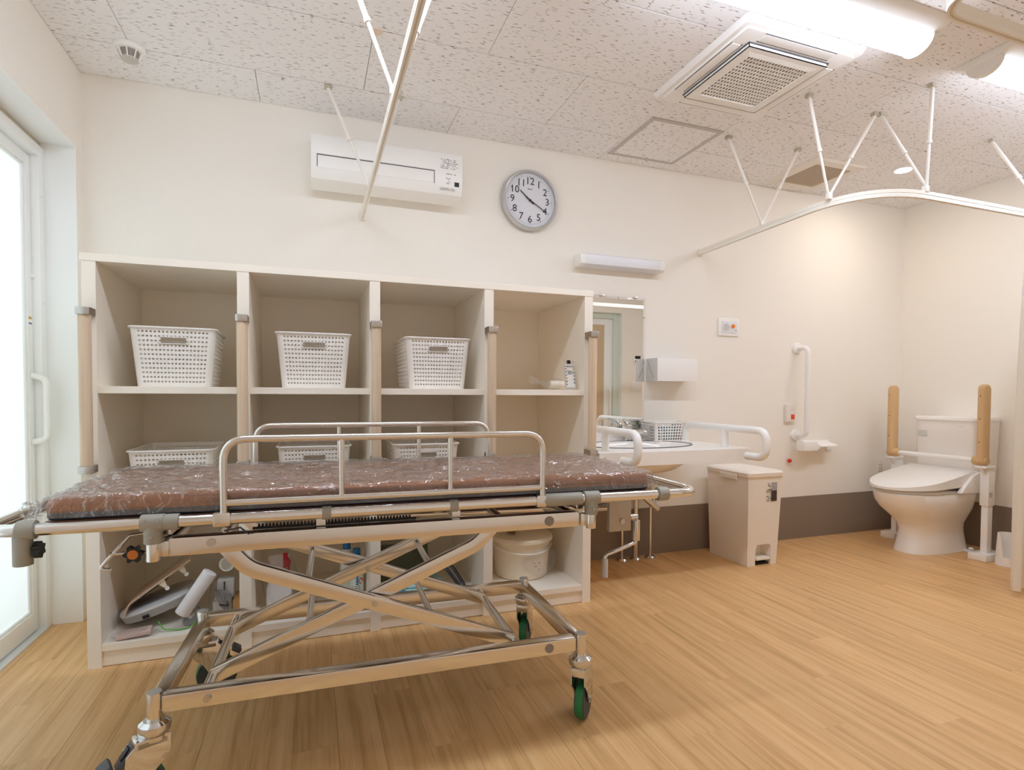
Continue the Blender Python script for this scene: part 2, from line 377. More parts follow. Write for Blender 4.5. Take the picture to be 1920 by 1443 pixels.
# ------------------------------------------------------------------ room shell
XL, XR, YF, ZC = -.179, 4.926, -3.3, 2.386
DX = -.315                                              # plane of the frosted door in the left wall
fl = B().bx(-.50, XR + .1, YF - .6, .1, -.08, -.006).thing('floor', M('floor_screed', '7c5c38', .8), 'oak plank vinyl floor', 'floor', kind='structure', smooth=0)
PW, PL = .1215, .915
cache = {}
def plank(x0, x1, y0, y1):
    key = (round(x1 - x0, 3), round(y1 - y0, 3))
    if key not in cache:
        hx, hy = key[0] / 2, key[1] / 2; g, c = .00005, .00015
        b = B(); o = [(-hx + g, -hy + g), (hx - g, -hy + g), (hx - g, hy - g), (-hx + g, hy - g)]; i = [(-hx + g + c, -hy + g + c), (hx - g - c, -hy + g + c), (hx - g - c, hy - g - c), (-hx + g + c, hy - g - c)]
        b.add([(x, y, -.006) for x, y in o] + [(x, y, -.0005) for x, y in o] + [(x, y, 0) for x, y in i], [(8, 9, 10, 11)] + [(4 + k, 4 + (k + 1) % 4, 8 + (k + 1) % 4, 8 + k) for k in range(4)] + [(k, (k + 1) % 4, 4 + (k + 1) % 4, 4 + k) for k in range(4)])
        cache[key] = b.mesh('plank', OAK, smooth=0)
    o = bpy.data.objects.new('plank', cache[key]); COL.objects.link(o); o.parent = fl
    o.location = Vector(((x0 + x1) / 2, (y0 + y1) / 2, 0)) - fl.location
x = -.30 - .09; row = 0
while x < XR:
    x1 = min(x + PW, XR); yy = .0 - PL * ((row * .37 + .13) % 1.)
    ys = [0.]; 
    while yy > YF:
        if yy < -.02: ys.append(yy)
        yy -= PL
    ys.append(YF)
    if x1 - x > .01:
        for a, c in zip(ys, ys[1:]): plank(x, x1, c, a)
    x = x1; row += 1

ce = B().bx(-.50, XR + .1, YF - .1, .1, ZC + .012, ZC + .1).thing('ceiling', M('ceiling_void', '8f867e', .9), 'white textured board ceiling', 'ceiling', kind='structure', smooth=0)
tcache = {}
yr = [0., -.283]
while yr[-1] > YF: yr.append(max(YF, yr[-1] - .455))
for k in range(len(yr) - 1):
    y1, y0 = yr[k], yr[k + 1]; xs = [XL]; xx = .536 + (0 if k % 2 == 0 else .455) - .91 * 3
    while xx < XR:
        if xx > XL + .01: xs.append(xx)
        xx += .91
    xs.append(XR)
    for a, c in zip(xs, xs[1:]):
        key = (round(c - a, 3), round(y1 - y0, 3))
        if key not in tcache:
            hx, hy = key[0] / 2 - .0012, key[1] / 2 - .0020
            tcache[key] = B().bx(-hx, hx, -hy, hy, 0, .012).mesh('ceiling_tile', CEIL, bev=.0008, seg=1, smooth=0)
        o = bpy.data.objects.new('ceiling_tile', tcache[key]); COL.objects.link(o); o.parent = ce
        o.location = Vector(((a + c) / 2, (y0 + y1) / 2, ZC)) - ce.location

B().bx(-.50, XR + .1, 0, .1, -.05, ZC + .05).thing('wall_back', WALL, 'cream papered wall behind the shelves', 'wall', kind='structure', smooth=0)
B().bx(XR, XR + .1, YF - .1, 0, -.05, ZC + .05).thing('wall_right', WALL, 'cream papered wall behind the toilet', 'wall', kind='structure', smooth=0)
B().bx(2.02, XR - .004, -.004, -.0002, 0, .293).thing('baseboard_back', SKIRT, 'tall brown vinyl skirting under the basin wall', 'baseboard', kind='structure', smooth=0)
B().bx(XR - .004, XR - .0002, YF, -.004, 0, .293).thing('baseboard_right', SKIRT, 'tall brown vinyl skirting behind the toilet', 'baseboard', kind='structure', smooth=0)
OY0, OY1, OZ = -1.95, -.078, 2.035                       # opening of the left door
w = B().bx(-.50, XL, OY1, 0, -.05, ZC + .05).bx(-.50, XL, OY0, OY1, OZ, ZC + .05).bx(-.50, XL, YF - .1, OY0, -.05, ZC + .05)
w.thing('wall_left', WALL, 'cream papered wall around the frosted door', 'wall', kind='structure', smooth=0)
D2, D3 = 3.45, 4.50                                      # opening of the far door, in the wall behind the camera
w = B().bx(-.50, D2, YF - .2, YF, -.05, ZC + .05).bx(D2, D3, YF - .2, YF, OZ, ZC + .05).bx(D3, XR + .1, YF - .2, YF, -.05, ZC + .05)
w.thing('wall_front', WALL, 'cream papered wall with a sliding door, seen in the mirror', 'wall', kind='structure', smooth=0)

# left door: frosted sliding glass in a recessed white frame
d = root('door_1', 'frosted glass sliding door in a deep white reveal', 'door', (DX, -1., 0), kind='structure')
t_ = .004
B().bx(-.33, XL + .003, OY1 - t_, OY1 - .0002, 0, OZ - .0002).part('jamb', DOORW, d, bev=.001, smooth=0)
B().bx(-.33, XL + .003, OY0 + .0002, OY0 + t_, 0, OZ - .0002).part('jamb', DOORW, d, bev=.001, smooth=0)
B().bx(-.33, XL + .003, OY0 + t_, OY1 - t_, OZ - t_, OZ - .0002).part('head_jamb', DOORW, d, bev=.001, smooth=0)
ys0, ys1 = OY1 - t_ - .048, OY1 - t_
B().bx(-.40, -.287, ys0, ys1, 0, OZ - .03).part('frame_stile', DOORW, d, bev=.002)
for z in (1.80, 1.36, .56): B().cyl((-.29, ys0 + .02, z), (-.2865, ys0 + .02, z), .003, 10).part('screw', NICKEL, d)
B().bx(-.40, -.287, OY0 + t_, ys0, OZ - .075, OZ - .03).part('frame_head', DOORW, d, bev=.002)
B().bx(-.36, -.300, OY0 + t_, ys1, OZ - .03, OZ - .006).part('head_track', M('track_beige', 'c9bda6', .5), d, bev=.002)
B().bx(-.40, -.285, OY0 + t_, ys1, -.004, .008).part('sill_track', M('sill_alu', 'dfe3e6', .35, .3), d, bev=.001)
for k, (a, c, xx) in enumerate(((-1.06, ys0 - .003, DX), (OY0 + .03, -1.02, DX - .045))):
    lf = B().bx(xx - .035, xx, c - .042, c, .012, OZ - .082).part('leaf_stile', DOORW, d, bev=.004)
    B().bx(xx - .035, xx, a, a + .042, .012, OZ - .082).part('leaf_stile', DOORW, d, bev=.004)
    B().bx(xx - .035, xx, a + .042, c - .042, .012, .088).part('leaf_rail', DOORW, d, bev=.004)
    B().bx(xx - .035, xx, a + .042, c - .042, OZ - .125, OZ - .082).part('leaf_rail', DOORW, d, bev=.004)
    B().bx(xx - .022, xx - .016, a + .036, c - .036, .08, OZ - .12).part('pane', FROST, d, smooth=0)
    fr = B(); ya, yc, za, zc = a + .047, c - .047, .093, OZ - .130
    fr.tube(rounded([(xx - .012, ya, za), (xx - .012, yc, za), (xx - .012, yc, zc), (xx - .012, ya, zc)], .012, 4, True), .006, 8, closed=True)
    fr.part('glazing_bead', DOORW, d)
    if k == 0:
        ctr = c - .022
        B().tube(rounded([(xx - .002, ctr, 1.062), (xx + .045, ctr + .012, 1.050), (xx + .045, ctr + .012, .800), (xx - .002, ctr, .788)], .03, 6), .0115, 14, flat=1.1).part('handle', PLAS, d)
        B().bx(xx - .002, xx + .0006, ctr - .014, ctr + .012, 1.250, 1.300).part('warning_sticker', PLAS, d, smooth=0)
        B().bx(xx, xx + .0012, ctr - .014, ctr + .010, 1.290, 1.300).part('sticker_band', M('yellow_print', 'd9a52e', .5), d, smooth=0)
        B().bx(xx, xx + .0012, ctr - .014, ctr + .010, 1.270, 1.276).part('sticker_band', M('blue_print', '4a55a0', .5), d, smooth=0)
        B().bx(xx - .03, xx + .012, c - .012, c + .016, 1.462, 1.476).part('stop_block', PLAS, d, bev=.002)

# far door behind the camera
d = root('door_2', 'beige sliding door with a pale green frame', 'door', ((D2 + D3) / 2, YF, 0), kind='structure')
PG = M('pale_green_frame', 'd3ddd4', .4)
B().bx(D3 - .006, D3 - .0002, YF - .12, YF + .003, 0, OZ - .0002).part('jamb', DOORW, d, smooth=0)
B().bx(D2 + .0002, D2 + .006, YF - .12, YF + .003, 0, OZ - .0002).part('jamb', DOORW, d, smooth=0)
B().bx(D2 + .006, D3 - .006, YF - .12, YF + .003, OZ - .006, OZ - .0002).part('head_jamb', DOORW, d, smooth=0)
B().bx(D3 - .085, D3 - .006, YF - .16, YF - .07, 0, OZ - .006).part('frame_stile', PG, d, bev=.003)
B().bx(D2 + .006, D3 - .085, YF - .16, YF - .07, OZ - .07, OZ - .006).part('frame_head', PG, d, bev=.003)
B().bx(D2 + .006, D3 - .20, YF - .15, YF - .11, .01, OZ - .15).part('door_panel', M('door_beige', 'cbb594', .5), d, bev=.003)
B().bx(D3 - .20, D3 - .085, YF - .15, YF - .105, .01, OZ - .15).part('panel_stile', DOORW, d, bev=.003)
B().bx(D2 + .006, D3 - .085, YF - .15, YF - .105, OZ - .15, OZ - .07).part('panel_rail', DOORW, d, bev=.003)
B().tube(rounded([(D3 - .13, YF - .105, 1.06), (D3 - .13, YF - .06, 1.05), (D3 - .13, YF - .06, .60), (D3 - .13, YF - .105, .59)], .03), .013, 12).part('handle', PLAS, d)
B().bx(D2 - .3, D3 + .3, YF - .62, YF - .60, -.05, ZC).thing('wall_corridor', WALL, 'cream corridor wall beyond the beige door', 'wall', kind='structure', smooth=0)
e = root('heater_controller', 'white wall controller with dark display and red switch, seen in the mirror', 'controller', (4.72, YF, 1.44))
B().bx(4.665, 4.775, YF + .0005, YF + .018, 1.40, 1.50).part('case', PLAS, e, bev=.004)
B().bx(4.68, 4.76, YF + .018, YF + .020, 1.455, 1.492).part('display', BLACK, e)
B().bx(4.68, 4.76, YF + .018, YF + .021, 1.412, 1.438).part('switch', RED, e)
e = root('light_switch', 'white double wall switch beside the far door, seen in the mirror', 'switch', (4.70, YF, 1.10))
B().bx(4.64, 4.76, YF + .0005, YF + .01, 1.05, 1.17).part('plate', PLAS, e, bev=.003)
for q in (4.672, 4.728): B().bx(q - .022, q + .022, YF + .01, YF + .014, 1.07, 1.15).part('rocker', PLAS, e, bev=.002)
e = root('notice_sheet', 'white printed notice on the far wall, seen in the mirror', 'notice', (4.82, YF, 1.6))
B().bx(4.775, 4.875, YF + .0005, YF + .0015, 1.52, 1.72).part('paper', PLAS, e, smooth=0)

# ------------------------------------------------------------------ storage shelf
SF, SH, PT, ZB = -.596, 1.485, .0423, .085             # front, height, panel thickness, bottom board
PX = [0, .493, .986, 1.479, 1.972]; Z1, Z2 = 1.017, .551
sh = root('storage_shelf', 'white four column open shelf unit along the cream wall', 'shelf', (1.0, -.3, 0))
for i, x in enumerate(PX):
    B().bx(x, x + PT, SF, -.012, 0, SH - .027).part('side_panel' if i in (0, 4) else 'divider', MELA, sh, bev=.001, smooth=0)
B().bx(-.005, PX[4] + PT + .003, SF - .002, -.002, SH - .027, SH).part('top_board', MELA, sh, bev=.001, smooth=0)
for i in range(4):
    a, c = PX[i] + PT, PX[i + 1]
    B().bx(a, c, SF + .004, -.02, Z1 - .026, Z1).part('shelf_board', MELA, sh, bev=.001, smooth=0)
    B().bx(a, c, SF + .004, -.02, Z2 - .026, Z2).part('shelf_board', MELA, sh, bev=.001, smooth=0)
    B().bx(a, c, SF + .002, -.02, ZB - .026, ZB).part('bottom_board', MELA, sh, bev=.001, smooth=0)
    B().bx(a, c, SF + .012, SF + .030, .002, ZB - .026).part('kick_board', MELA, sh, bev=.001, smooth=0)
    B().bx(a, c, -.02, -.012, ZB, SH - .027).part('back_panel', MELA, sh, smooth=0)
    B().cyl((a + (c - a) * .62, -.0202, 1.418), (a + (c - a) * .62, -.0215, 1.418), .006, 14).part('screw_cap', MELA, sh)

def handrail(i, label):
    x = PX[i] + PT / 2; y = -.640
    e = root('handrail', label, 'handrail', (x, SF, .7), group='vertical wooden handrails on the shelf posts')
    B().cyl((x, y, .732), (x, y, 1.268), .0195, 24).part('rail', BEECH, e)
    for z, s in ((1.262, 1), (.712, -1)):
        b = B(); b.prism([(-.021, -.021), (-.012, -.024), (.012, -.024), (.021, -.021), (.021, .043), (-.021, .043)], .026, Matrix.Translation((x, y, z)))
        b.part('bracket', NICKEL, e, bev=.002)
for i, l in enumerate(('beech handrail on the shelf post beside the frosted door', 'beech handrail on the second shelf post counted from the frosted door', 'beech handrail on the middle shelf post', 'beech handrail on the fourth shelf post, one before the mirror', 'beech handrail on the end shelf post beside the mirror')): handrail(i, l)

def slotted(wb, db, wt, dt, h, nx, ny, nz, fx, fz, r, hand=None, th=.0016):
    """open tapered box whose walls are pierced by rows of real slots"""
    def ring(q):
        hx, hy = (wb + (wt - wb) * q) / 2, (db + (dt - db) * q) / 2; pts = []
        def side(a, b, n):
            L = [a]
            for i in range(n):
                for s in (-.5, .5): L.append(a + (b - a) * (i + .5 + s * fx) / n)
            L.append(b); return L
        for k in range(4):
            n = nx if k % 2 == 0 else ny
            if k == 0: pts += [(x, -hy) for x in side(-hx + r, hx - r, n)]
            if k == 1: pts += [(hx, y) for y in side(-hy + r, hy - r, n)]
            if k == 2: pts += [(x, hy) for x in side(hx - r, -hx + r, n)]
            if k == 3: pts += [(-hx, y) for y in side(hy - r, -hy + r, n)]
            cx, cy = ((hx - r, -hy + r), (hx - r, hy - r), (-hx + r, hy - r), (-hx + r, -hy + r))[k]
            for j in (1, 2, 3):
                a = -PI / 2 + PI / 2 * (k + j / 4); pts.append((cx + r * cos(a), cy + r * sin(a)))
        return pts
    zs = [0, .05]
    for i in range(nz):
        for s in (-.5, .5): zs.append(.05 + .92 * (i + .5 + s * fz) / nz)
    zs.append(1.)
    b = B(); rings = [[(x, y, q * h) for x, y in ring(q)] for q in zs]; n = len(rings[0])
    for R in rings: b.v += R
    lens = [2 * nx + 1, 2 * ny + 1, 2 * nx + 1, 2 * ny + 1]; idx = []
    for k in range(4): idx += [(k, i) for i in range(lens[k])] + [(k, -1)] * 4
    for i in range(len(zs) - 1):
        for j in range(n):
            k, c = idx[j] if j < len(idx) else (3, -1)
            if c > 0 and c % 2 == 1 and i >= 2 and i % 2 == 0: continue
            if hand and k in (0, 2) and hand[0] <= c <= hand[1] and hand[2] <= i <= hand[3]: continue
            b.f.append((i * n + j, i * n + (j + 1) % n, (i + 1) * n + (j + 1) % n, (i + 1) * n + j))
    b.f.append(tuple(range(n))[::-1]); return b, ring, th
def basket_kind():
    e = root('storage_basket', '', 'basket', (0, 0, 0), group='white slotted storage baskets in the shelf', local=True)
    b, ring, th = slotted(.248, .335, .286, .376, .222, 18, 24, 12, .58, .38, .022, hand=(12, 24, 19, 21))
    b.part('body', BASKET, e, solid=.0016, smooth=30)
    r = B().tube([(x, y, .2225) for x, y in rrect(.1465, .1915, .026, 5)], .0038, 8, closed=True); r.part('rim', BASKET, e)
    for s in (-1, 1):
        h = B(); yy = s * (.335 / 2 + (.041 / 2) * .80 + .001)
        h.tube([(x, yy, z) for x, z in [(p[0], p[1] + .1755) for p in rrect(.049, .0125, .009, 3)]], .0016, 6, closed=True); h.part('grip_edge', BASKET, e)
    return e
bk = basket_kind(); first = True
for x, y, z, rz, lab in ((.258, -.345, Z1, .05, 'white slotted basket on the upper shelf, first column by the frosted door'), (.770, -.345, Z1, .0, 'white slotted basket on the upper shelf, second column from the frosted door'), (1.288, -.345, Z1, -.0, 'white slotted basket on the upper shelf, third column from the frosted door'),
                         (.252, -.345, Z2, .02, 'white slotted basket on the middle shelf, first column by the frosted door'), (.772, -.320, Z2, -.01, 'white slotted basket on the middle shelf, second column from the frosted door'), (1.24, -.345, Z2, -.02, 'white slotted basket on the middle shelf, third column from the frosted door')):
    if first: bk.location = (x, y, z); bk.rotation_euler.z = rz; bk['label'] = lab; first = False
    else: dup(bk, (x, y, z), rz, lab)

# ------------------------------------------------------------------ things on the back wall
ac = root('wall_air_conditioner', 'white wall mounted air conditioner under the ceiling', 'air conditioner', (1.12, 0, 2.0))
AX0, AX1, AZ0, AZ1, AY = .761, 1.490, 1.985, 2.235, -.165
prof = [(-.0005, AZ0 + .045), (-.0005, AZ1), (-.10, AZ1), (AY + .012, AZ1 - .022), (AY, AZ1 - .05), (AY, AZ0 + .062), (AY + .016, AZ0 + .022), (AY + .06, AZ0 + .004), (-.05, AZ0)]
b = B(); mt = Matrix(((0, 0, 1, AX0), (1, 0, 0, 0), (0, 1, 0, 0), (0, 0, 0, 1))); b.prism(prof, AX1 - AX0, mt); b.part('body', PLAS, ac, bev=.004)
B().bx(AX0 + .032, AX0 + .58, AY - .0025, AY + .002, AZ0 + .068, AZ0 + .126).part('louver', PLAS, ac, bev=.0015)
g = B(); g.bx(AX0 + .030, AX0 + .582, AY - .0008, AY + .001, AZ0 + .127, AZ0 + .131).bx(AX0 + .027, AX0 + .030, AY - .0008, AY + .001, AZ0 + .072, AZ0 + .131).bx(AX0 + .582, AX0 + .585, AY - .0008, AY + .001, AZ0 + .066, AZ0 + .131); g.part('louver_gap', DARK, ac, smooth=0)
B().bx(AX0 + .004, AX1 - .12, AY - .0015, AY + .001, AZ0 + .133, AZ1 - .052).part('front_panel', PLAS, ac, bev=.001)
B().bx(AX1 - .042, AX1 - .018, AY - .001, AY + .001, AZ0 + .062, AZ0 + .084).part('display', BLACK, ac, smooth=0)
prints(ac, 'energy_label', INKG, AX1 - .112, AZ1 - .105, .088, .052, 6, AY - .0002, 3)
prints(ac, 'logo_print', INK, AX1 - .085, AZ0 + .118, .055, .007, 1, AY - .0002, 5, .95)
prints(ac, 'panel_print', INKG, AX1 - .085, AZ0 + .070, .03, .034, 4, AY - .0002, 6, .6)
prints(ac, 'caution_print', INKG, AX1 - .118, AZ0 + .040, .085, .020, 4, AY + .004, 8, .9)

CKX, CKZ = 1.917, 2.080
ck = root('wall_clock', 'round silver rimmed wall clock with black numerals showing twenty past ten', 'clock', (CKX, 0, CKZ - .168))
B().lathe([(.150, 0), (.165, .0), (.168, .008), (.168, .030), (.163, .040), (.159, .043), (.152, .040), (.150, .030), (.150, .018), (.145, .018)], 56, (CKX, -.0008, CKZ), (0, -1, 0)).part('rim', SILV, ck)
B().lathe([(0, 0), (.151, 0), (.151, .020), (0, .020)], 48, (CKX, -.002, CKZ), (0, -1, 0)).part('dial', CLGREY, ck)
for h in range(1, 13):
    a = PI / 2 - h * PI / 6; text(ck, 'numeral', str(h), .055, INK, (CKX + .105 * cos(a), -.0232, CKZ + .105 * sin(a)))
b = B()
for k in range(60):
    a = k * PI / 30; l, wd = (.007, .0014) if k % 5 == 0 else (.0025, .0007)
    b.bx(-wd, wd, -.0236, -.0222, .132 - l, .132, Matrix.Translation((CKX, 0, CKZ)) @ Matrix.Rotation(a, 4, 'Y'))
b.part('minute_marks', INK, ck, smooth=0)
text(ck, 'dial_print', 'SEIKO', .011, INKG, (CKX, -.0232, CKZ + .062))
def hand(name, hour_deg, l, back, w0, y):
    b = B(); b.prism([(-w0, -back), (w0, -back), (w0 * .55, l), (-w0 * .55, l)], .0016, Matrix.Translation((CKX, y, CKZ)) @ Matrix.Rotation(math.radians(hour_deg), 4, 'Y') @ Matrix.Rotation(PI / 2, 4, 'X')); b.part(name, INK, ck, smooth=0)
hand('hour_hand', 310, .078, .028, .0042, -.025); hand('minute_hand', 121, .112, .028, .003, -.028)
B().cyl((CKX, -.022, CKZ), (CKX, -.031, CKZ), .006, 16).part('hub', INK, ck)

wl = root('mirror_lamp', 'unlit white strip lamp on the wall above the mirror', 'wall lamp', (2.48, 0, 1.735))
b = B(); prf = [(-.0006, 1.735), (-.0006, 1.805), (-.075, 1.805), (-.088, 1.797), (-.088, 1.745), (-.07, 1.735)]
for nm, a, c, mm, gr in (('diffuser', 2.238, 2.735, M('opal_acrylic', 'e3e5ec', .3), -.001), ('end_cap', 2.205, 2.238, PLAS, .0), ('end_cap', 2.735, 2.768, PLAS, .0)):
    b = B(); b.prism([(y + (gr if y < -.01 else 0) * -1, z) for y, z in prf], c - a, Matrix(((0, 0, 1, a), (1, 0, 0, 0), (0, 1, 0, 0), (0, 0, 0, 1)))); b.part(nm, mm, wl, bev=.002)

mr = root('wall_mirror', 'tall frameless mirror between the shelf and the towel box', 'mirror', (2.47, 0, .79))
MX0, MX1, MZ0, MZ1 = 2.24, 2.686, .790, 1.584
b = B(); i_ = .012
b.add([(MX0, -.005, MZ0), (MX1, -.005, MZ0), (MX1, -.005, MZ1), (MX0, -.005, MZ1), (MX0 + i_, -.0065, MZ0 + i_), (MX1 - i_, -.0065, MZ0 + i_), (MX1 - i_, -.0065, MZ1 - i_), (MX0 + i_, -.0065, MZ1 - i_), (MX0, -.001, MZ0), (MX1, -.001, MZ0), (MX1, -.001, MZ1), (MX0, -.001, MZ1)],
      [(4, 5, 6, 7)] + [(k, (k + 1) % 4, 4 + (k + 1) % 4, 4 + k) for k in range(4)] + [(8 + k, 8 + (k + 1) % 4, (k + 1) % 4, k) for k in range(4)] + [(8, 9, 10, 11)]); b.part('glass', MIRR, mr, smooth=0)
for x, z in ((2.385, MZ1 - .006), (2.615, MZ1 - .006), (2.385, MZ0 - .004), (2.615, MZ0 - .004)): B().bx(x - .016, x + .016, -.009, -.001, z, z + .011).part('clip', CHROME, mr, bev=.001)

bx = root('paper_towel_box', 'white open paper towel box fixed beside the mirror', 'dispenser', (2.83, 0, 1.08))
B().bx(2.700, 2.985, -.125, -.001, 1.078, 1.217).part('box', PLAS, bx, bev=.002)
B().bx(2.705, 2.980, -.121, -.006, 1.2171, 1.2178).part('lid_flap', LGREY, bx, smooth=0)
B().tube([(2.6995, -.020, 1.205), (2.6995, -.05, 1.15), (2.6995, -.09, 1.10)], .0008, 6).part('fold_line', INKG, bx)

nc = root('nurse_call_panel', 'white wall plate with round speaker grille and orange call button', 'call panel', (3.32, 0, 1.38))
B().bx(3.237, 3.403, -.010, -.0006, 1.380, 1.496).part('plate', PLAS, nc, bev=.004)
B().bx(3.262, 3.385, -.0125, -.010, 1.400, 1.476).part('insert', M('pale_blue_plastic', 'e2e4ea', .4), nc, bev=.001)
B().cyl((3.297, -.0125, 1.437), (3.297, -.014, 1.437), .024, 24).part('speaker', LGREY, nc)
B().cyl((3.350, -.0125, 1.445), (3.350, -.018, 1.445), .013, 20).part('call_button', M('orange_button', 'f08a1c', .35), nc)
B().cyl((3.375, -.0125, 1.418), (3.375, -.014, 1.418), .0025, 10).part('indicator', INK, nc)

gb = root('toilet_grab_bar', 'white vertical grab bar on the wall between paper holder and basin', 'grab bar', (3.9, 0, .7))
B().tube(rounded([(3.905, -.012, 1.318), (3.905, -.098, 1.318), (3.905, -.098, .722), (3.905, -.012, .722)], .045, 8), .0165, 18).part('bar', PLAS, gb)
for z in (1.318, .722): B().lathe([(.040, 0), (.040, .008), (.034, .017), (.018, .020)], 28, (3.905, -.0006, z), (0, -1, 0)).part('flange', PLAS, gb)

es = root('pull_cord_switch', 'small white emergency switch with red button, cord and red ball', 'call switch', (3.845, 0, .54))
B().bx(3.805, 3.885, -.026, -.0006, .815, .935).part('case', PLAS2, es, bev=.006)
B().bx(3.832, 3.875, -.0285, -.026, .828, .872).part('button_frame', PLAS, es, bev=.002)
B().bx(3.838, 3.869, -.032, -.0285, .834, .866).part('button', M('orange_red_button', 'ef4e22', .35), es, bev=.002)
prints(es, 'switch_print', INKG, 3.838, .897, .02, .006, 1, -.0262, 4, .9)
B().cyl((3.848, -.016, .815), (3.848, -.016, .56), .0011, 8).part('cord', PLAS, es)
B().sph((3.848, -.016, .548), .014, 16).part('pull_ball', RED, es)

ph = root('paper_holder', 'white toilet paper holder without roll below the grab bar', 'paper holder', (4.1, 0, .6))
B().bx(4.19, 4.245, -.010, -.0006, .607, .682).part('wall_plate', PLAS, ph, bev=.002)
B().bx(3.985, 4.012, -.115, -.0006, .632, .664).part('arm', PLAS, ph, bev=.003)
b = B(); b.prism([(-.118, .622), (-.118, .684), (-.095, .692), (-.048, .692), (-.048, .622)], .122, Matrix(((0, 0, 1, 3.868), (1, 0, 0, 0), (0, 1, 0, 0), (0, 0, 0, 1)))); b.part('cover', PLAS, ph, bev=.004)
b = B(); b.prism([(-.105, .652), (-.004, .684), (-.004, .676), (-.105, .644)], .20, Matrix(((0, 0, 1, 3.99), (1, 0, 0, 0), (0, 1, 0, 0), (0, 0, 0, 1)))); b.part('flap', PLAS, ph, bev=.001)
B().bx(4.205, 4.232, -.014, -.010, .640, .672).part('spring_clip', NICKEL, ph)

ou = root('wall_outlet', 'white wall outlet plate beside the toilet', 'outlet', (4.73, 0, .41))
B().bx(4.695, 4.765, -.009, -.0006, .400, .520).part('plate', PLAS2, ou, bev=.003)
for z in (.435, .46, .485):
    for x in (4.72, 4.738): B().bx(x, x + .003, -.0095, -.009, z - .006, z + .006).part('slot', INK, ou, smooth=0)

# ------------------------------------------------------------------ things on the ceiling
sd = root('smoke_detector', 'round white smoke detector on the ceiling', 'smoke detector', (.076, -.284, ZC - .06))
c0 = (.076, -.284, ZC - .0006)
B().lathe([(.056, 0), (.056, .010), (.050, .016), (.047, .018), (0, .018)], 36, c0, (0, 0, -1)).part('base', PLAS, sd)
B().lathe([(.034, .018), (.027, .046), (0, .046)], 28, c0, (0, 0, -1)).part('chamber', M('detector_grey', '9a958f', .6), sd)
b = B()
for k in range(8):
    a = k * PI / 4; b.tube([(c0[0] + .044 * cos(a), c0[1] + .044 * sin(a), ZC - .018), (c0[0] + .030 * cos(a), c0[1] + .030 * sin(a), ZC - .050)], .003, 6)
b.part('cage_rib', PLAS, sd)
B().lathe([(.031, .046), (.031, .053), (.0, .055)], 28, c0, (0, 0, -1)).part('cap', M('detector_cap', 'c9c4be', .6), sd)

cs = root('ceiling_cassette', 'square white ceiling cassette air conditioner with perforated grille', 'air conditioner', (2.55, -1.01, ZC - .04))
CX, CY, HH = 2.552, -1.013, .302
def plate(h0, h1, z0, z1):
    return B().loft([[(x, y, z0) for x, y in rrect(h0, h0, .012, 3, CX, CY)], [(x, y, z1) for x, y in rrect(h1, h1, .012, 3, CX, CY)]])
plate(HH, HH - .012, ZC - .0006, ZC - .024).part('outer_frame', PLAS, cs, bev=.002)
plate(HH - .03, HH - .034, ZC - .024, ZC - .031).part('panel', PLAS, cs, bev=.001)
for k in range(4):
    R = Matrix.Translation((CX, CY, 0)) @ Matrix.Rotation(k * PI / 2, 4, 'Z')
    b = B(); b.bx(-.175, .175, -.262, -.218, ZC - .033, ZC - .031, R); b.part('louver', PLAS, cs, bev=.001)
    b = B(); b.bx(-.18, .18, -.2645, -.262, ZC - .0325, ZC - .031, R).bx(-.18, .18, -.218, -.2145, ZC - .0325, ZC - .031, R); b.part('louver_slot', DARK, cs, smooth=0)
B().bx(CX - .205, CX + .205, CY - .205, CY + .205, ZC - .034, ZC - .031).part('grille_recess', CHAR, cs, smooth=0)
b = B(); zz = ZC - .046
def gp(x, y): return (x, y, zz)
holes(b, CX - .155, CX + .155, CY - .150, CY + .150, 20, 14, .55, .6, gp)
o_ = [(CX - .2, CY - .2), (CX + .2, CY - .2), (CX + .2, CY + .2), (CX - .2, CY + .2)]; i_ = [(CX - .155, CY - .15), (CX + .155, CY - .15), (CX + .155, CY + .15), (CX - .155, CY + .15)]
b.add([(*p, zz) for p in o_ + i_], [(k, (k + 1) % 4, 4 + (k + 1) % 4, 4 + k) for k in range(4)]); b.part('intake_grille', PLAS, cs, solid=.003, smooth=0)
b = B(); b.bx(CX - .2, CX + .2, CY - .2, CY - .197, zz, ZC - .034).bx(CX - .2, CX + .2, CY + .197, CY + .2, zz, ZC - .034).bx(CX - .2, CX - .197, CY - .2, CY + .2, zz, ZC - .034).bx(CX + .197, CX + .2, CY - .2, CY + .2, zz, ZC - .034); b.part('grille_side', PLAS, cs, smooth=0)

ha = root('ceiling_hatch', 'square ceiling access hatch with grey aluminium frame', 'hatch', (2.59, -.31, ZC - .005))
HX0, HX1, HY0, HY1 = 2.372, 2.812, -.537, -.085
b = B()
for a in ((HX0, HX1, HY0, HY0 + .023), (HX0, HX1, HY1 - .023, HY1), (HX0, HX0 + .023, HY0 + .023, HY1 - .023), (HX1 - .023, HX1, HY0 + .023, HY1 - .023)): b.bx(a[0], a[1], a[2], a[3], ZC - .005, ZC - .0006)
b.part('frame', M('hatch_grey', 'c2beba', .5), ha, smooth=0)
b = B()
for a in ((HX0 + .023, HX1 - .023, HY0 + .023, HY0 + .026), (HX0 + .023, HX0 + .026, HY0 + .024, HY1 - .023)): b.bx(a[0], a[1], a[2], a[3], ZC - .0025, ZC - .0006)
b.part('shadow_gap', DARK, ha, smooth=0)
B().bx(HX0 + .026, HX1 - .023, HY0 + .026, HY1 - .023, ZC - .003, ZC - .0006).part('panel', CEIL, ha, smooth=0)

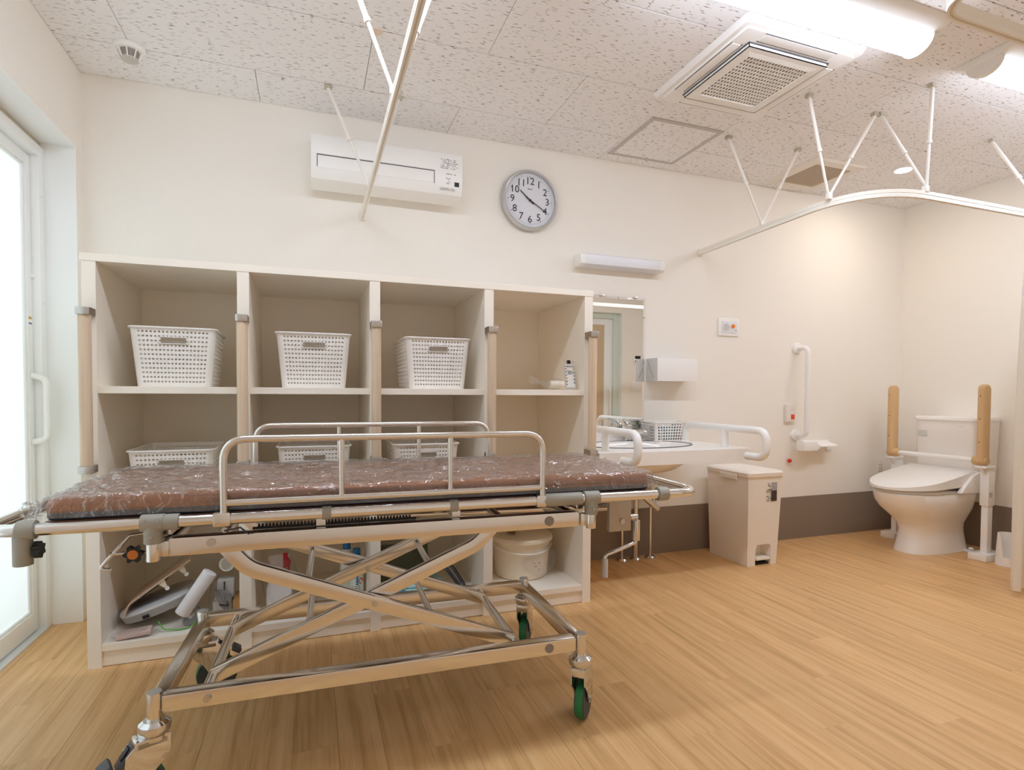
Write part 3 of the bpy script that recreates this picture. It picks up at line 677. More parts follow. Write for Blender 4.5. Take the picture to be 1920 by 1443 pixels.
vn = root('ceiling_vent', 'square white exhaust vent with brown honeycomb mesh on the ceiling', 'vent', (3.74, -.27, ZC - .02))
VX, VY = 3.738, -.270
b = B(); b.loft([[(x, y, ZC - .0006) for x, y in rrect(.205, .205, .008, 3, VX, VY)], [(x, y, ZC - .012) for x, y in rrect(.195, .195, .008, 3, VX, VY)], [(x, y, ZC - .014) for x, y in rrect(.142, .142, .004, 3, VX, VY)], [(x, y, ZC - .004) for x, y in rrect(.142, .142, .004, 3, VX, VY)]], caps=False); b.part('frame', PLAS2, vn)
B().bx(VX - .142, VX + .142, VY - .142, VY + .142, ZC - .004, ZC - .0006).part('cavity', M('vent_dark', '4a3f36', .7), vn, smooth=0)
b = B(); holes(b, VX - .142, VX + .142, VY - .142, VY + .142, 22, 22, .6, .6, lambda x, y: (x, y, ZC - .012)); b.part('mesh_grille', M('vent_tan', 'cdbba5', .6), vn, solid=.0015, smooth=0)

dl = root('downlight', 'small round warm downlight in the ceiling near the toilet', 'lamp', (4.185, -.515, ZC - .02))
B().lathe([(.054, 0), (.054, .004), (.045, .006), (.044, .0)], 32, (4.185, -.515, ZC - .0006), (0, 0, -1)).part('trim_ring', PLAS, dl)
B().lathe([(.044, 0), (.043, .0045), (0, .005)], 32, (4.185, -.515, ZC - .0006), (0, 0, -1)).part('lens', DLAMP, dl)

def tube_lamp(x0, x1, y, label):
    e = root('tube_lamp', label, 'ceiling lamp', ((x0 + x1) / 2, y, ZC - .08), group='tube lamps in a row on the ceiling')
    mt = lambda a: Matrix(((0, 0, 1, a), (1, 0, 0, y), (0, 1, 0, ZC), (0, 0, 0, 1)))
    b = B(); b.prism([(-.115, -.0006), (-.105, -.012), (-.062, -.032), (.062, -.032), (.105, -.012), (.115, -.0006)], x1 - x0, mt(x0)); b.part('housing', PLAS, e, bev=.002)
    arc = [(.060 * cos(PI + PI * j / 14), -.032 + .050 * sin(PI + PI * j / 14)) for j in range(15)]
    b = B(); b.prism(arc, x1 - x0 - .06, mt(x0 + .03)); b.part('diffuser', LAMP, e, smooth=60)
    arc2 = [(p[0] * 1.06, -.031 + (p[1] + .031) * 1.06) for p in arc]
    for a in (x0 + .008, x1 - .03):
        b = B(); b.prism(arc2, .022, mt(a)); b.part('end_cap', PLAS, e, smooth=60)
tube_lamp(.12, 1.37, -1.44, 'lit tube lamp on the ceiling above the stretcher')
tube_lamp(1.73, 2.98, -1.44, 'lit tube lamp on the ceiling beside the cassette air conditioner')
tube_lamp(3.33, 4.58, -1.44, 'lit tube lamp on the ceiling next to the curtain')

ZR = 1.90
def rail(name, label, path, struts, origin, wallend=None, rad=.34):
    e = root(name, label, 'curtain rail', origin)
    P = rounded(path, rad, 14); b = B(); n = len(P); w_, h_ = .0085, .017; rings = []
    for i, p in enumerate(P):
        a = P[max(0, i - 1)]; c = P[min(n - 1, i + 1)]; t = (c - a).normalized(); s = Vector((t.y, -t.x, 0)).normalized()
        rings.append([p + s * u + Vector((0, 0, v)) for u, v in ((-w_, -h_), (-.003, -h_), (-.003, -h_ + .006), (.003, -h_ + .006), (.003, -h_), (w_, -h_), (w_, -.004), (w_ * .8, -.001), (w_, .002), (w_, h_), (-w_, h_), (-w_, .002), (-w_ * .8, -.001), (-w_, -.004))])
    b.loft(rings); b.part('track', M('rail_white', 'f1ede3', .35), e, smooth=25)
    if wallend:
        x, y = wallend; B().bx(x - .014, x + .014, y - .012, y, ZR - .024, ZR + .022).part('wall_bracket', PLAS2, e, bev=.002)
    for (rx, ry), tops in struts:
        B().bx(rx - .012, rx + .012, ry - .010, ry + .010, ZR + h_ - .004, ZR + .042).part('clamp', PLAS2, e, bev=.002)
        for tx, ty in tops:
            a, c = Vector((rx + (.006 if tx > rx else -.006), ry, ZR + .036)), Vector((tx, ty, ZC - .012)); mid = a.lerp(c, .46)
            st = B().cyl(mid, c, .0085, 12).part('strut', PLAS2, e)
            B().cyl(a, mid, .0062, 12).part('strut_rod', PLAS2, st); B().cyl(a.lerp(c, .44), a.lerp(c, .47), .011, 12).part('strut_collar', PLAS2, st)
            B().bx(tx - .016, tx + .016, ty - .012, ty + .012, ZC - .016, ZC - .0006).part('ceiling_foot', M('foot_beige', 'b9b29f', .5), st, bev=.002)
    return e
rail('curtain_rail', 'straight white curtain rail hanging on struts above the stretcher', [(1.007, -.002, ZR), (1.0, -1.3, ZR), (.985, YF, ZR)],
     [((1.005, -.375), [(.836, -.270), (1.150, -.285)]), ((1.0, -1.20), [(.840, -1.15), (1.160, -1.15)]), ((.99, -2.3), [(.84, -2.3), (1.15, -2.3)])], (1.0, 0, ZR), (1.007, -.0006))
rail('curtain_rail', 'curved white curtain rail hanging on struts around the toilet corner', [(3.085, -.002, ZR), (3.03, -1.205, ZR), (XR - .002, -1.205, ZR)],
     [((3.060, -.55), [(2.873, -.50), (3.345, -.51)]), ((3.040, -.985), [(2.930, -.965), (3.372, -.948)]), ((3.365, -1.205), [(3.402, -.958), (3.368, -1.222)]), ((4.235, -1.205), [(4.228, -.966), (4.235, -1.30)])], (3.08, 0, ZR), (3.085, -.0006))
rail('curtain_rail', 'white curtain rail crossing the room beyond the tube lamps', [(2.12, YF + .002, ZR), (2.12, -2.06, ZR), (XR - .002, -2.06, ZR)],
     [((3.3, -2.06), [(3.15, -2.06), (3.45, -2.06)]), ((4.3, -2.06), [(4.15, -2.06), (4.45, -2.06)])], (2.2, -2.06, ZR), rad=.08)

cu = root('privacy_curtain', 'white privacy curtain gathered on the curved rail beside the toilet', 'curtain', (4.45, -1.205, .03))
def cur(z0, z1, nz, amp):
    def f(u, v):
        z = z1 + (z0 - z1) * v; q = max(0, min(1, (1.86 - z) / 1.8)); xl = 4.10 - .075 * q ** .6
        x = xl + (4.86 - xl) * u; a = amp * (.5 + .5 * q)
        y = -1.205 - a * sin(u * 2 * PI * 7.5 + .6) - .010 * sin(u * 31 + z * 2.0) - .02 * q * sin(u * 9)
        if u < .02: x -= 0.0
        return (x + .012 * sin(u * 47 + 1), y, z)
    return f
B().sheet(cur(.032, 1.50, 60, .034), 150, 40).part('cloth', CURT, cu, solid=.0008, smooth=80)
def mesh_mat():
    m = bpy.data.materials.new('curtain_net'); m.use_nodes = True; t = m.node_tree; L = t.links.new; b = t.nodes['Principled BSDF']; b.inputs['Base Color'].default_value = lin('f0eef2'); b.inputs['Roughness'].default_value = .8
    tr = N(t, 'ShaderNodeBsdfTransparent'); mx = N(t, 'ShaderNodeMixShader'); mx.inputs[0].default_value = .6; L(tr.outputs[0], mx.inputs[1]); L(b.outputs[0], mx.inputs[2]); L(mx.outputs[0], t.nodes['Material Output'].inputs[0]); return m
B().sheet(cur(1.50, 1.862, 10, .034), 150, 12).part('net_top', mesh_mat(), cu, solid=.0006, smooth=80)
for k in range(8):
    x = 4.11 + k * .10; B().tube([(x, -1.205, 1.886), (x, -1.205, 1.872), (x + .004, -1.205, 1.860), (x, -1.205, 1.852)], .0022, 8).part('hook', CHAR, cu)

# ------------------------------------------------------------------ stretcher trolley (local frame: x along its length, y across)
GL, GR = (.968, -1.189, 0), math.radians(-2.0)
g = root('stretcher_trolley', 'stainless steel stretcher trolley with scissor lift and green tyred casters', 'stretcher', GL, GR, local=True)
PXY = .560, .263
def wdir(a): return Vector((cos(a), sin(a), 0))
def caster(px, py, ang, brake=False, pedal_ang=0.):
    """ang: world direction from the stem to the wheel"""
    a = ang - GR; d = wdir(a); s = Vector((-d.y, d.x, 0)); o = Vector((px, py, 0))
    cs_ = B().lathe([(.012, .212), (.024, .212), (.034, .204), (.036, .194), (.034, .184), (.028, .178), (.028, .168), (.012, .168)], 28, o).part('caster', CHROME, g)
    wc = o + d * .040 + Vector((0, 0, .0625))
    B().lathe([(.050, -.0125), (.0595, -.0125), (.0618, -.009), (.0625, 0), (.0618, .009), (.0595, .0125), (.050, .0125)], 44, wc, s).part('tyre', GREEN, cs_)
    B().lathe([(.046, -.0142), (.0580, -.0150), (.0600, -.0130), (.0600, .0130), (.0580, .0150), (.046, .0142)], 40, wc, s).part('tyre_wall', DGREY, cs_)
    B().lathe([(0, -.012), (.030, -.012), (.046, -.0140), (.048, -.0135), (.048, .0135), (.046, .0140), (.030, .012), (0, .012)], 36, wc, s).part('hub', NICKEL, cs_)
    R = Matrix((d, s, Vector((0, 0, 1)))).transposed().to_4x4(); R.translation = o
    prof = [(-.030, .178), (.036, .178), (.062, .150), (.068, .10), (.058, .056), (.044, .046), (.030, .052), (.002, .100), (-.028, .128)]
    for q in (-.0225, .0185):
        b = B(); b.prism(prof, .004, R @ Matrix(((1, 0, 0, 0), (0, 0, 1, q), (0, 1, 0, 0), (0, 0, 0, 1)))); b.part('fork_plate', CHROME, cs_, bev=.001)
    b = B(); b.bx(-.030, .046, -.0225, .0225, .152, .180, R); b.part('fork_crown', CHROME, cs_, bev=.008)
    B().cyl(wc - s * .026, wc + s * .026, .007, 14).part('axle', NICKEL, cs_)
    if brake:
        R2 = R @ Matrix.Translation((.040, 0, .170)) @ Matrix.Rotation(.95, 4, 'Y')
        b = B(); b.bx(-.004, .062, -.021, .021, -.005, .005, R2).bx(.056, .084, -.024, .024, -.004, .010, R2 @ Matrix.Rotation(-.35, 4, 'Y')); b.part('brake_pedal', CHAR, cs_, bev=.003)
        b = B(); b.bx(.012, .040, -.010, .010, .006, .010, R2); b.part('brake_tab', BLACK, cs_, bev=.001)
    return cs_
caster(-PXY[0], -PXY[1], math.radians(203), True)
caster(PXY[0], -PXY[1], math.radians(49))
caster(PXY[0], PXY[1], math.radians(57))
caster(-PXY[0], PXY[1], math.radians(8), True)
for sx in (-1, 1):
    for sy in (-1, 1):
        p = B().cyl((sx * PXY[0], sy * PXY[1], .196), (sx * PXY[0], sy * PXY[1], .277), .0165, 22).part('corner_post', STEEL, g, bev=.001)
        B().cyl((sx * PXY[0], sy * PXY[1], .277), (sx * PXY[0], sy * PXY[1], .2785), .0158, 22).part('post_cap', LGREY, p)
        B().bx(sx * .543 - .012, sx * .543 + .012, sy * .258 - .006, sy * .258 + .006, .226, .266).part('weld_bracket', STEEL, p, bev=.004)
for sy in (-1, 1):
    r_ = B().bx(-.540, .540, sy * .255 - .019, sy * .255 + .019, .228, .270).part('base_rail', STEEL, g, bev=.004)
    B().cyl((.455, sy * .274, .249), (.455, sy * .2752, .249), .0135, 22).part('rail_cap', DOTG, r_)
    B().tube([(-.445, sy * .273, .249), (-.445, sy * .281, .249)], .009, 6).part('hex_bolt', NICKEL, r_, smooth=20)
    r_ = B().bx(-.525, .548, sy * .255 - .019, sy * .255 + .019, .604, .648).part('deck_rail', STEEL, g, bev=.004)
    B().cyl((.452, sy * .274, .626), (.452, sy * .2752, .626), .0145, 22).part('rail_cap', DOTG, r_)
    B().tube([(-.433, sy * .273, .632), (-.433, sy * .281, .632)], .010, 6).part('hex_bolt', NICKEL, r_, smooth=20)
for sx in (-1, 1):
    B().bx(sx * .552 - .017, sx * .552 + .017, -.250, .250, .230, .268).part('base_cross_rail', STEEL, g, bev=.004)
    B().bx(sx * .535 - .017, sx * .535 + .017, -.240, .240, .608, .645).part('deck_cross_rail', STEEL, g, bev=.004)
# scissor legs
def leg(pts, y, nm='scissor_leg'):
    P = rounded([(x, y, z) for x, z in pts], .12, 8); h_, t_ = .0195, .0125; rings = []
    for i, p in enumerate(P):
        a = P[max(0, i - 1)]; c = P[min(len(P) - 1, i + 1)]; t = (c - a).normalized(); n_ = Vector((-t.z, 0, t.x))
        rings.append([p + n_ * u + Vector((0, v, 0)) for u, v in ((-h_, -t_), (-h_, t_), (h_, t_), (h_, -t_))])
    b = B(); b.loft(rings); return b.part(nm, STEEL, g, bev=.003)
LA = [(-.425, .610), (-.362, .535), (.372, .247)]; LB = [(.335, .612), (.262, .540), (-.452, .247)]
for s in (-1, 1):
    a_ = leg(LA, s * .183); c_ = leg(LB, s * .150)
    B().tube([(-.040, s * .13, .408), (-.040, s * .2005, .408)], .008, 6).part('pivot_bolt', NICKEL, a_, smooth=20)
def lineA(x): return .535 + (x + .362) * (.247 - .535) / (.372 + .362)
def lineB(x): return .247 + (x + .452) * (.540 - .247) / (.262 + .452)
for x in (-.215, .125):
    B().cyl((x, -.172, lineA(x)), (x, .172, lineA(x)), .0095, 16).part('cross_tube', STEEL, g)
    B().cyl((x, -.14, lineB(x)), (x, .14, lineB(x)), .0095, 16).part('cross_tube', STEEL, g)
B().cyl((.372, -.236, .249), (.372, .236, .249), .0145, 18).part('roller_tube', STEEL, g)
B().cyl((-.452, -.236, .249), (-.452, .236, .249), .0145, 18).part('roller_tube', STEEL, g)
B().cyl((-.425, -.236, .620), (-.425, .236, .620), .012, 16).part('roller_tube', STEEL, g)
B().cyl((.335, -.236, .620), (.335, .236, .620), .012, 16).part('roller_tube', STEEL, g)
b = B()
for k in range(46): b.prism([(-.0038, 0), (.0038, 0), (.0018, .009), (-.0018, .009)], .008, Matrix(((1, 0, 0, -.33 + k * .0085), (0, 0, 1, -.235), (0, 1, 0, .652), (0, 0, 0, 1))))
b.bx(-.345, .07, -.237, -.225, .6482, .6525)
o = b.part('toothed_rack', BLACK, g, smooth=0)
B().cyl((-.02, -.03, .62), (.80, 0, .60), .013, 14).part('lift_screw', STEEL, g)
# deck tube loop
LP = [(-.888, -.285, .690), (.955, -.285, .690), (.955, .285, .690), (-.888, .285, .690)]
B().tube(rounded(LP, .075, 8, True), .0142, 18, closed=True).part('deck_tube', ALU, g)
B().bx(-.80, .82, -.262, .262, .672, .688).part('deck_plate', M('deck_brown', '5a3420', .5), g, bev=.002)
for x in (-.535, -.18, .18, .56): B().bx(x - .012, x + .012, -.250, .250, .650, .672).part('deck_bearer', STEEL, g, bev=.002)
def sleeve(nm, x0, x1, y, r=.0195): return B().cyl((x0, y, .690), (x1, y, .690), r, 24).part(nm, GREYP, g, bev=.002)
for sy in (-1, 1):
    y = sy * .285
    for x, c0, c1 in ((-.552, -.532, -.497), (.580, .425, .548)):
        t_ = sleeve('tee_joint', x - .024, x + .024, y, .0205)
        B().cyl((x, y, .690), (x, y, .642), .0195, 22).part('tee_socket', GREYP, t_, bev=.001)
        B().cyl((x, y, .642), (x, y, .600), .0145, 22).part('tee_post', STEEL, t_, bev=.001)
        for q in (-.014, .014): B().cyl((x + q, y + sy * .0195, .698), (x + q, y + sy * .0215, .698), .0035, 10).part('rivet', NICKEL, t_)
        B().cyl((x, y + sy * .0185, .660), (x, y + sy * .0205, .660), .0035, 10).part('rivet', NICKEL, t_)
        sleeve('tube_collar', c0, c1, y, .0190)
        b = B(); b.bx(x + (.012 if x < 0 else -.030), x + (.030 if x < 0 else -.012), y - sy * .0 - .008 + sy * -.012, y + .008 + sy * -.012, .606, .644); b.part('weld_bracket', STEEL, g, bev=.004)
    for x in (-.165, .165):
        B().cyl((x - .011, y, .690), (x + .011, y, .690), .0168, 22).part('mattress_clip', GREYP, g)
    for x, nm in ((-.795, 1), (.822, 0)):
        c_ = B().cyl((x - .017, y, .690), (x + .017, y, .690), .0215, 24).part('end_clamp', GREYP, g, bev=.003)
        if nm and sy < 0:
            B().cyl((x - .008, y, .690), (x - .008, y, .612), .0185, 24).part('pole_socket', GREYP, c_, bev=.002)
            b = B(); ring = [((.016 + .003 * cos(6 * a)) * cos(a), (.016 + .003 * cos(6 * a)) * sin(a)) for a in [2 * PI * k / 48 for k in range(48)]]
            b.prism(ring, .014, Matrix.Translation((x + .013, y, .645)) @ Matrix.Rotation(PI / 2, 4, 'Y')); b.part('star_knob', BLACK, c_)
    # side guard
    gy = sy * .2930
    gd = B().tube(rounded([(-.401, gy, .690), (-.401, gy, .884), (.422, gy, .884), (.422, gy, .690)], .055, 8), .0090, 16).part('side_guard', STEEL, g)
    B().cyl((-.401, gy, .7295), (.422, gy, .7295), .0080, 14).part('guard_rail', STEEL, gd)
    for x in (-.128, .155): B().cyl((x, gy, .7295), (x, gy, .884), .0072, 14).part('guard_post', STEEL, gd)
    for x, w_ in ((-.405, .020), (.417, .015)): B().bx(x - w_, x + w_, y - .0185, y + .0185, .6735, .7085).part('guard_clamp', STEEL, gd, bev=.006)
    B().cyl((-.40, gy, .664), (-.40, gy - sy * .02, .664), .007, 10).part('release_pin', NICKEL, gd)
    B().tube([(-.40, gy, .662), (-.365, gy, .668), (-.345, gy, .650)], .0022, 8).part('spring_wire', DARK, gd)
# swing lever and orange knob at the head end
lv = B().tube(rounded([(-.560, -.205, .652), (-.600, -.205, .648), (-.622, -.205, .646), (-.688, -.205, .568), (-.664, -.205, .565)], .008, 4), .0042, 12).part('head_lever', CHROME, g)
B().cyl((-.552, -.205, .604), (-.665, -.205, .603), .0042, 12).part('lever_rod', CHROME, lv)
b = B(); ring = [((.0185 + .0035 * cos(6 * a)) * cos(a), (.0185 + .0035 * cos(6 * a)) * sin(a)) for a in [2 * PI * k / 48 for k in range(48)]]
b.prism(ring, .016, Matrix.Translation((-.610, -.215, .604)) @ Matrix.Rotation(PI / 2, 4, 'X')); b.part('star_knob', BLACK, lv)
B().cyl((-.610, -.231, .604), (-.610, -.2325, .604), .0115, 20).part('knob_centre', ORANGE, lv)
# crank at the foot end
cp = B(); cp.prism([(.595, .622), (.595, .672), (.845, .672), (.845, .520), (.760, .520), (.760, .622)], .02, Matrix(((1, 0, 0, 0), (0, 0, 1, -.06), (0, 1, 0, 0), (0, 0, 0, 1))))
ck_ = cp.part('crank_bracket', M('painted_grey', 'b9b2a8', .4, .5), g, bev=.003)
B().cyl((.81, -.0605, .555), (.81, -.064, .555), .009, 18).part('bracket_hole', NICKEL, ck_)
B().cyl((.845, -.05, .565), (.872, -.05, .565), .011, 16).part('crank_joint', CHROME, ck_)
B().tube(rounded([(.872, -.05, .575), (.872, -.05, .475), (.80, -.05, .452), (.752, -.05, .440), (.750, -.05, .418)], .02, 5), .0062, 14).part('crank_handle', CHROME, ck_)
B().cyl((.872, -.05, .552), (.872, -.05, .482), .0125, 18).part('crank_sleeve', CHROME, ck_)
B().cyl((.750, -.05, .425), (.750, -.05, .362), .0105, 18).part('crank_grip', LGREY, ck_)

# ------------------------------------------------------------------ mattress, wrapped in film, on the trolley
mt_ = root('stretcher_mattress', 'brown mattress wrapped in clear plastic film on the stretcher', 'mattress', (GL[0], GL[1], .688), GR, local=True)
MO = .688
def slab(z0, z1, x0, x1, y0, y1, r, puff=0.):
    b = B(); rings = []; hx, hy, cx, cy = (x1 - x0) / 2, (y1 - y0) / 2, (x0 + x1) / 2, (y0 + y1) / 2
    n = 6
    for j in range(n + 1):
        a = -PI / 2 + PI * j / n; i_ = r * (1 - cos(a)); rings.append([(x, y, (z0 + z1) / 2 + (z1 - z0) / 2 * sin(a) - MO) for x, y in rrect(hx - i_, hy - i_, .03, 5, cx, cy)])
    b.loft(rings); return b
slab(.7045, .7535, -.775, .795, -.272, .272, .010).part('pad', VINYL, mt_, smooth=50)
slab(.7035, .7225, -.773, .793, -.2735, .2735, .004).part('side_band', NAVY, mt_, smooth=50)
slab(.6885, .7060, -.770, .790, -.270, .270, .004).part('base_pad', VINYL, mt_, smooth=50)
def film(u, v):
    x = -.79 + 1.60 * u; s = v * 2 - 1; y0 = .276
    if abs(s) < .86: y = s / .86 * y0; z = .7575
    else:
        q = (abs(s) - .86) / .14; y = math.copysign(y0 + .006 * sin(q * PI / 2) + .004 * noise.noise((x * 7, q * 2, s)), s); z = .7565 - .045 * q
    nz = noise.noise((x * 5.0, y * 9, 1.3)) * .5 + max(0, 1 - abs(noise.noise((x * 9 + y * 7, y * 17 - x * 4, 4.1))) * 2.6) ** 3 * 1.1 + max(0, 1 - abs(noise.noise((x * 24 - y * 14, y * 30 + x * 9, 2.2))) * 2.4) ** 3 * .5
    if abs(s) < .86: z += .0005 + .0075 * max(0, nz) * (1 - .4 * abs(s))
    e = min(u, 1 - u) * 1.60
    if e < .02: z -= (.02 - e) * 2.2
    return (x, y, z - MO)
B().sheet(film, 300, 110).part('plastic_film', FILM, mt_, smooth=80, label='wrinkled clear plastic film')
b = B()
def tuft(u, v):
    a = u * 2 * PI; r = .020 + .014 * noise.noise((cos(a) * 2, sin(a) * 2, v * 4)); x = -.782 - .030 * v + .010 * noise.noise((a, v * 5, 3)); return (x, -.262 + r * cos(a), .730 + r * sin(a) * .8 - MO)
B().sheet(tuft, 24, 12).part('film_tuft', FILM, mt_, smooth=80)

# ------------------------------------------------------------------ wash basin
CZ, CF, CXR = .720, -.660, 2.915
ct = root('basin_counter', 'white wash basin counter with a thick front edge', 'counter', (2.47, -.33, 0))
b = B(); BCX, BCY, BHX, BHY = 2.452, -.305, .325, .205
n = 64; inner = [(BCX + BHX * cos(2 * PI * k / n), BCY + BHY * sin(2 * PI * k / n)) for k in range(n)]
X0 = 2.022
def outer(a):
    dx, dy = cos(a), sin(a); t = 1e9
    for lo, hi, c, d in ((X0, CXR, BCX, dx), (CF, -.001, BCY, dy)):
        if d > 1e-9: t = min(t, (hi - c) / d)
        elif d < -1e-9: t = min(t, (lo - c) / d)
    return (BCX + dx * t, BCY + dy * t)
ang = sorted(set([2 * PI * k / n for k in range(n)] + [math.atan2(y - BCY, x - BCX) % (2 * PI) for x in (X0, CXR) for y in (CF, -.001)]))
inn = [(BCX + BHX * cos(a), BCY + BHY * sin(a)) for a in ang]; ot = [outer(a) for a in ang]; k = len(ang)
for z in (CZ, CZ - .03): b.v += [(x, y, z) for x, y in inn] + [(x, y, z) for x, y in ot]
for i in range(k):
    j = (i + 1) % k; b.f += [(i, j, k + j, k + i), (2 * k + i, 3 * k + i, 3 * k + j, 2 * k + j), (i, 2 * k + i, 2 * k + j, j), (k + i, k + j, 3 * k + j, 3 * k + i)]
b.part('worktop', WHITE, ct, smooth=30)
B().bx(X0, CXR, CF, CF + .02, CZ - .066, CZ - .030).part('front_edge', WHITE, ct, smooth=0)
B().bx(CXR - .02, CXR, CF + .02, -.001, CZ - .066, CZ - .030).part('side_edge', WHITE, ct, smooth=0)
B().bx(X0, CXR, -.012, -.001, CZ, CZ + .062).part('backsplash', WHITE, ct, bev=.001, smooth=0)
bs = root('wash_basin', 'oval white ceramic basin with a dark rim line set in the counter', 'basin', (BCX, BCY, CZ - .18))
b = B(); prof = [(1.0, .001), (.97, -.004), (.93, -.03), (.85, -.075), (.65, -.115), (.3, -.135), (.08, -.138)]
rings = [[(BCX + BHX * q * .997 * cos(2 * PI * j / 56), BCY + BHY * q * .997 * sin(2 * PI * j / 56), CZ + z) for j in range(56)] for q, z in prof]
b.loft(rings, caps=False); prof2 = [(1.0, .001), (1.0, -.035), (.93, -.09), (.72, -.135), (.36, -.158), (.08, -.160)]
rings2 = [[(BCX + BHX * q * .995 * cos(2 * PI * j / 56), BCY + BHY * q * .995 * sin(2 * PI * j / 56), CZ + z) for j in range(56)] for q, z in prof2]
b.loft(rings2, caps=False); b.part('bowl', CERAM, bs, smooth=60)
B().tube([(BCX + (BHX + .002) * cos(2 * PI * j / 64), BCY + (BHY + .002) * sin(2 * PI * j / 64), CZ + .0012) for j in range(64)], .0030, 8, closed=True).part('rim_line', CHAR, bs)
B().cyl((BCX, BCY, CZ - .165), (BCX, BCY, CZ - .136), .022, 20).part('drain_fitting', CHROME, bs)
prints(bs, 'basin_print', INKG, 2.56, CZ - .085, .02, .004, 1, BCY - .17, 2, .9)
fa = root('basin_faucet', 'chrome single lever faucet behind the basin', 'faucet', (2.545, -.065, CZ))
B().lathe([(.030, 0), (.030, .006), (.024, .010), (.024, .085), (.020, .094)], 24, (2.545, -.065, CZ + .0002)).part('body', CHROME, fa)
B().tube(rounded([(2.545, -.07, CZ + .048), (2.60, -.15, CZ + .060), (2.603, -.155, CZ + .040)], .01, 4), .0165, 16).part('spout', CHROME, fa)
B().tube([(2.545, -.062, CZ + .088), (2.535, -.066, CZ + .108), (2.485, -.10, CZ + .128)], [.021, .018, .007], 14).part('lever', CHROME, fa)
sp = root('soap_bottle', 'small white soap bottle on the counter next to the shelf', 'bottle', (2.26, -.055, CZ))
B().lathe([(.026, 0), (.028, .004), (.028, .075), (.022, .092), (.012, .098)], 24, (2.26, -.055, CZ + .0002)).part('body', PLAS, sp)
B().lathe([(.013, .098), (.013, .112), (.005, .114), (.005, .135)], 18, (2.26, -.055, CZ + .0002)).part('pump', LGREY, sp)
B().tube([(2.26, -.055, CZ + .135), (2.285, -.075, CZ + .137)], .006, 12).part('nozzle', LGREY, sp)
for x, lab in ((2.112, 'white curled grab bar on the counter next to the shelf'), (2.832, 'white curled grab bar on the counter above the bin')):
    e = root('basin_grab_bar', lab, 'grab bar', (x, -.4, CZ), group='white grab bars beside the basin')
    zb = .822; B().tube(rounded([(x, -.222, CZ + .0004), (x, -.222, zb), (x, -.845, zb), (x, -.845, .690), (x, -.715, .690)], .058, 10), .0185, 18).part('bar', PLAS, e)
    B().lathe([(.030, 0), (.030, .004), (.020, .010)], 24, (x, -.222, CZ + .0004)).part('counter_flange', PLAS, e)
    B().cyl((x, -.555, CZ + .0004), (x, -.555, zb), .0185, 20).part('post', PLAS, e)
    B().cyl((x, -.715, .690), (x, -.712, .690), .0165, 18).part('end_cap', LGREY, e)
kb = root('counter_basket', 'small white plastic basket with square holes on the counter', 'basket', (2.775, -.107, CZ + .0006), .0, local=True)
b, ring, th = slotted(.225, .135, .262, .165, .112, 12, 8, 6, .60, .60, .014); b.part('body', BASKET, kb, solid=.0016, smooth=30)
B().tube([(x, y, .1125) for x, y in rrect(.1345, .086, .016, 5)], .0035, 8, closed=True).part('rim', BASKET, kb)
for x, y, r_, h_, mm, lab in ((2.705, -.105, .034, .088, M('dark_cup', '4c5257', .5), 'dark grey cup inside the small white basket'), (2.785, -.110, .036, .080, M('teal_cup', '5f9a9a', .5), 'teal cup inside the small white basket'), (2.855, -.105, .030, .092, M('brown_cup', '8a6f66', .5), 'brown cup inside the small white basket')):
    B().lathe([(r_ * .8, 0), (r_, h_), (r_ * .93, h_), (r_ * .74, .004), (0, .004)], 22, (x, y, CZ + .0035)).thing('small_cup', mm, lab, 'cup')
for nm, x, r_, z0, zt, mm, lab, cat in (('supply_pipe', 2.508, .0085, 0, .50, CHROME, 'thin chrome supply pipe under the basin nearest the shelf', 'pipe'), ('drain_pipe', 2.600, .016, 0, .42, CHROME, 'thick chrome drain pipe with trap under the basin', 'pipe'), ('supply_pipe', 2.705, .0095, 0, .50, CHROME, 'chrome supply pipe with stop valve under the basin nearest the bin', 'pipe')):
    e = root(nm, lab, cat, (x, -.06, 0)); y = -.062
    if nm == 'drain_pipe':
        B().tube(rounded([(x, y, .002), (x, y, .43), (x + .05, y - .11, .43), (x + .05, y - .11, .34), (x + .02, y - .21, .34), (BCX + .03, BCY + .03, .45), (BCX, BCY, CZ - .176)], .035, 6), r_, 16).part('pipe', mm, e)
    else:
        B().cyl((x, y, .002), (x, y, zt), r_, 14).part('pipe', mm, e)
        vb = B().lathe([(r_, 0), (.016, .004), (.016, .034), (r_, .038)], 18, (x, y, .33)).part('stop_valve', CHROME, e)
        B().cyl((x, y, .347), (x + .012, y - .036, .347), .008, 12).part('valve_handle', CHROME, vb)
    B().lathe([(.034, 0), (.034, .004), (.026, .014), (r_ + .001, .018)], 26, (x, y, .0004)).part('floor_flange', CHROME, e)

# ------------------------------------------------------------------ pedal bin
bn = root('pedal_bin', 'tall off-white pedal bin with lid beside the basin', 'bin', (3.235, -.245, 0))
def ringr(x0, x1, y0, y1, z, r): return [(x, y, z) for x, y in rrect((x1 - x0) / 2, (y1 - y0) / 2, r, 4, (x0 + x1) / 2, (y0 + y1) / 2)]
OFFW = M('off_white_plastic', 'efe9e1', .45)
fy = lambda z: -.408 - z / .525 * .018
fp = [(3.133, .0006), (3.190, .0006), (3.190, .105), (3.202, .124), (3.292, .124), (3.304, .105), (3.304, .0006), (3.347, .0006), (3.366, .525), (3.116, .525)]
b = B(); b.v += [(x, fy(z), z) for x, z in fp]; b.f.append(tuple(range(10)))
bk_ = [(3.347, -.085, .0006), (3.366, -.072, .525), (3.116, -.072, .525), (3.133, -.085, .0006)]; b.v += bk_
b.f += [(7, 10, 11, 8), (10, 13, 12, 11), (13, 0, 9, 12)]
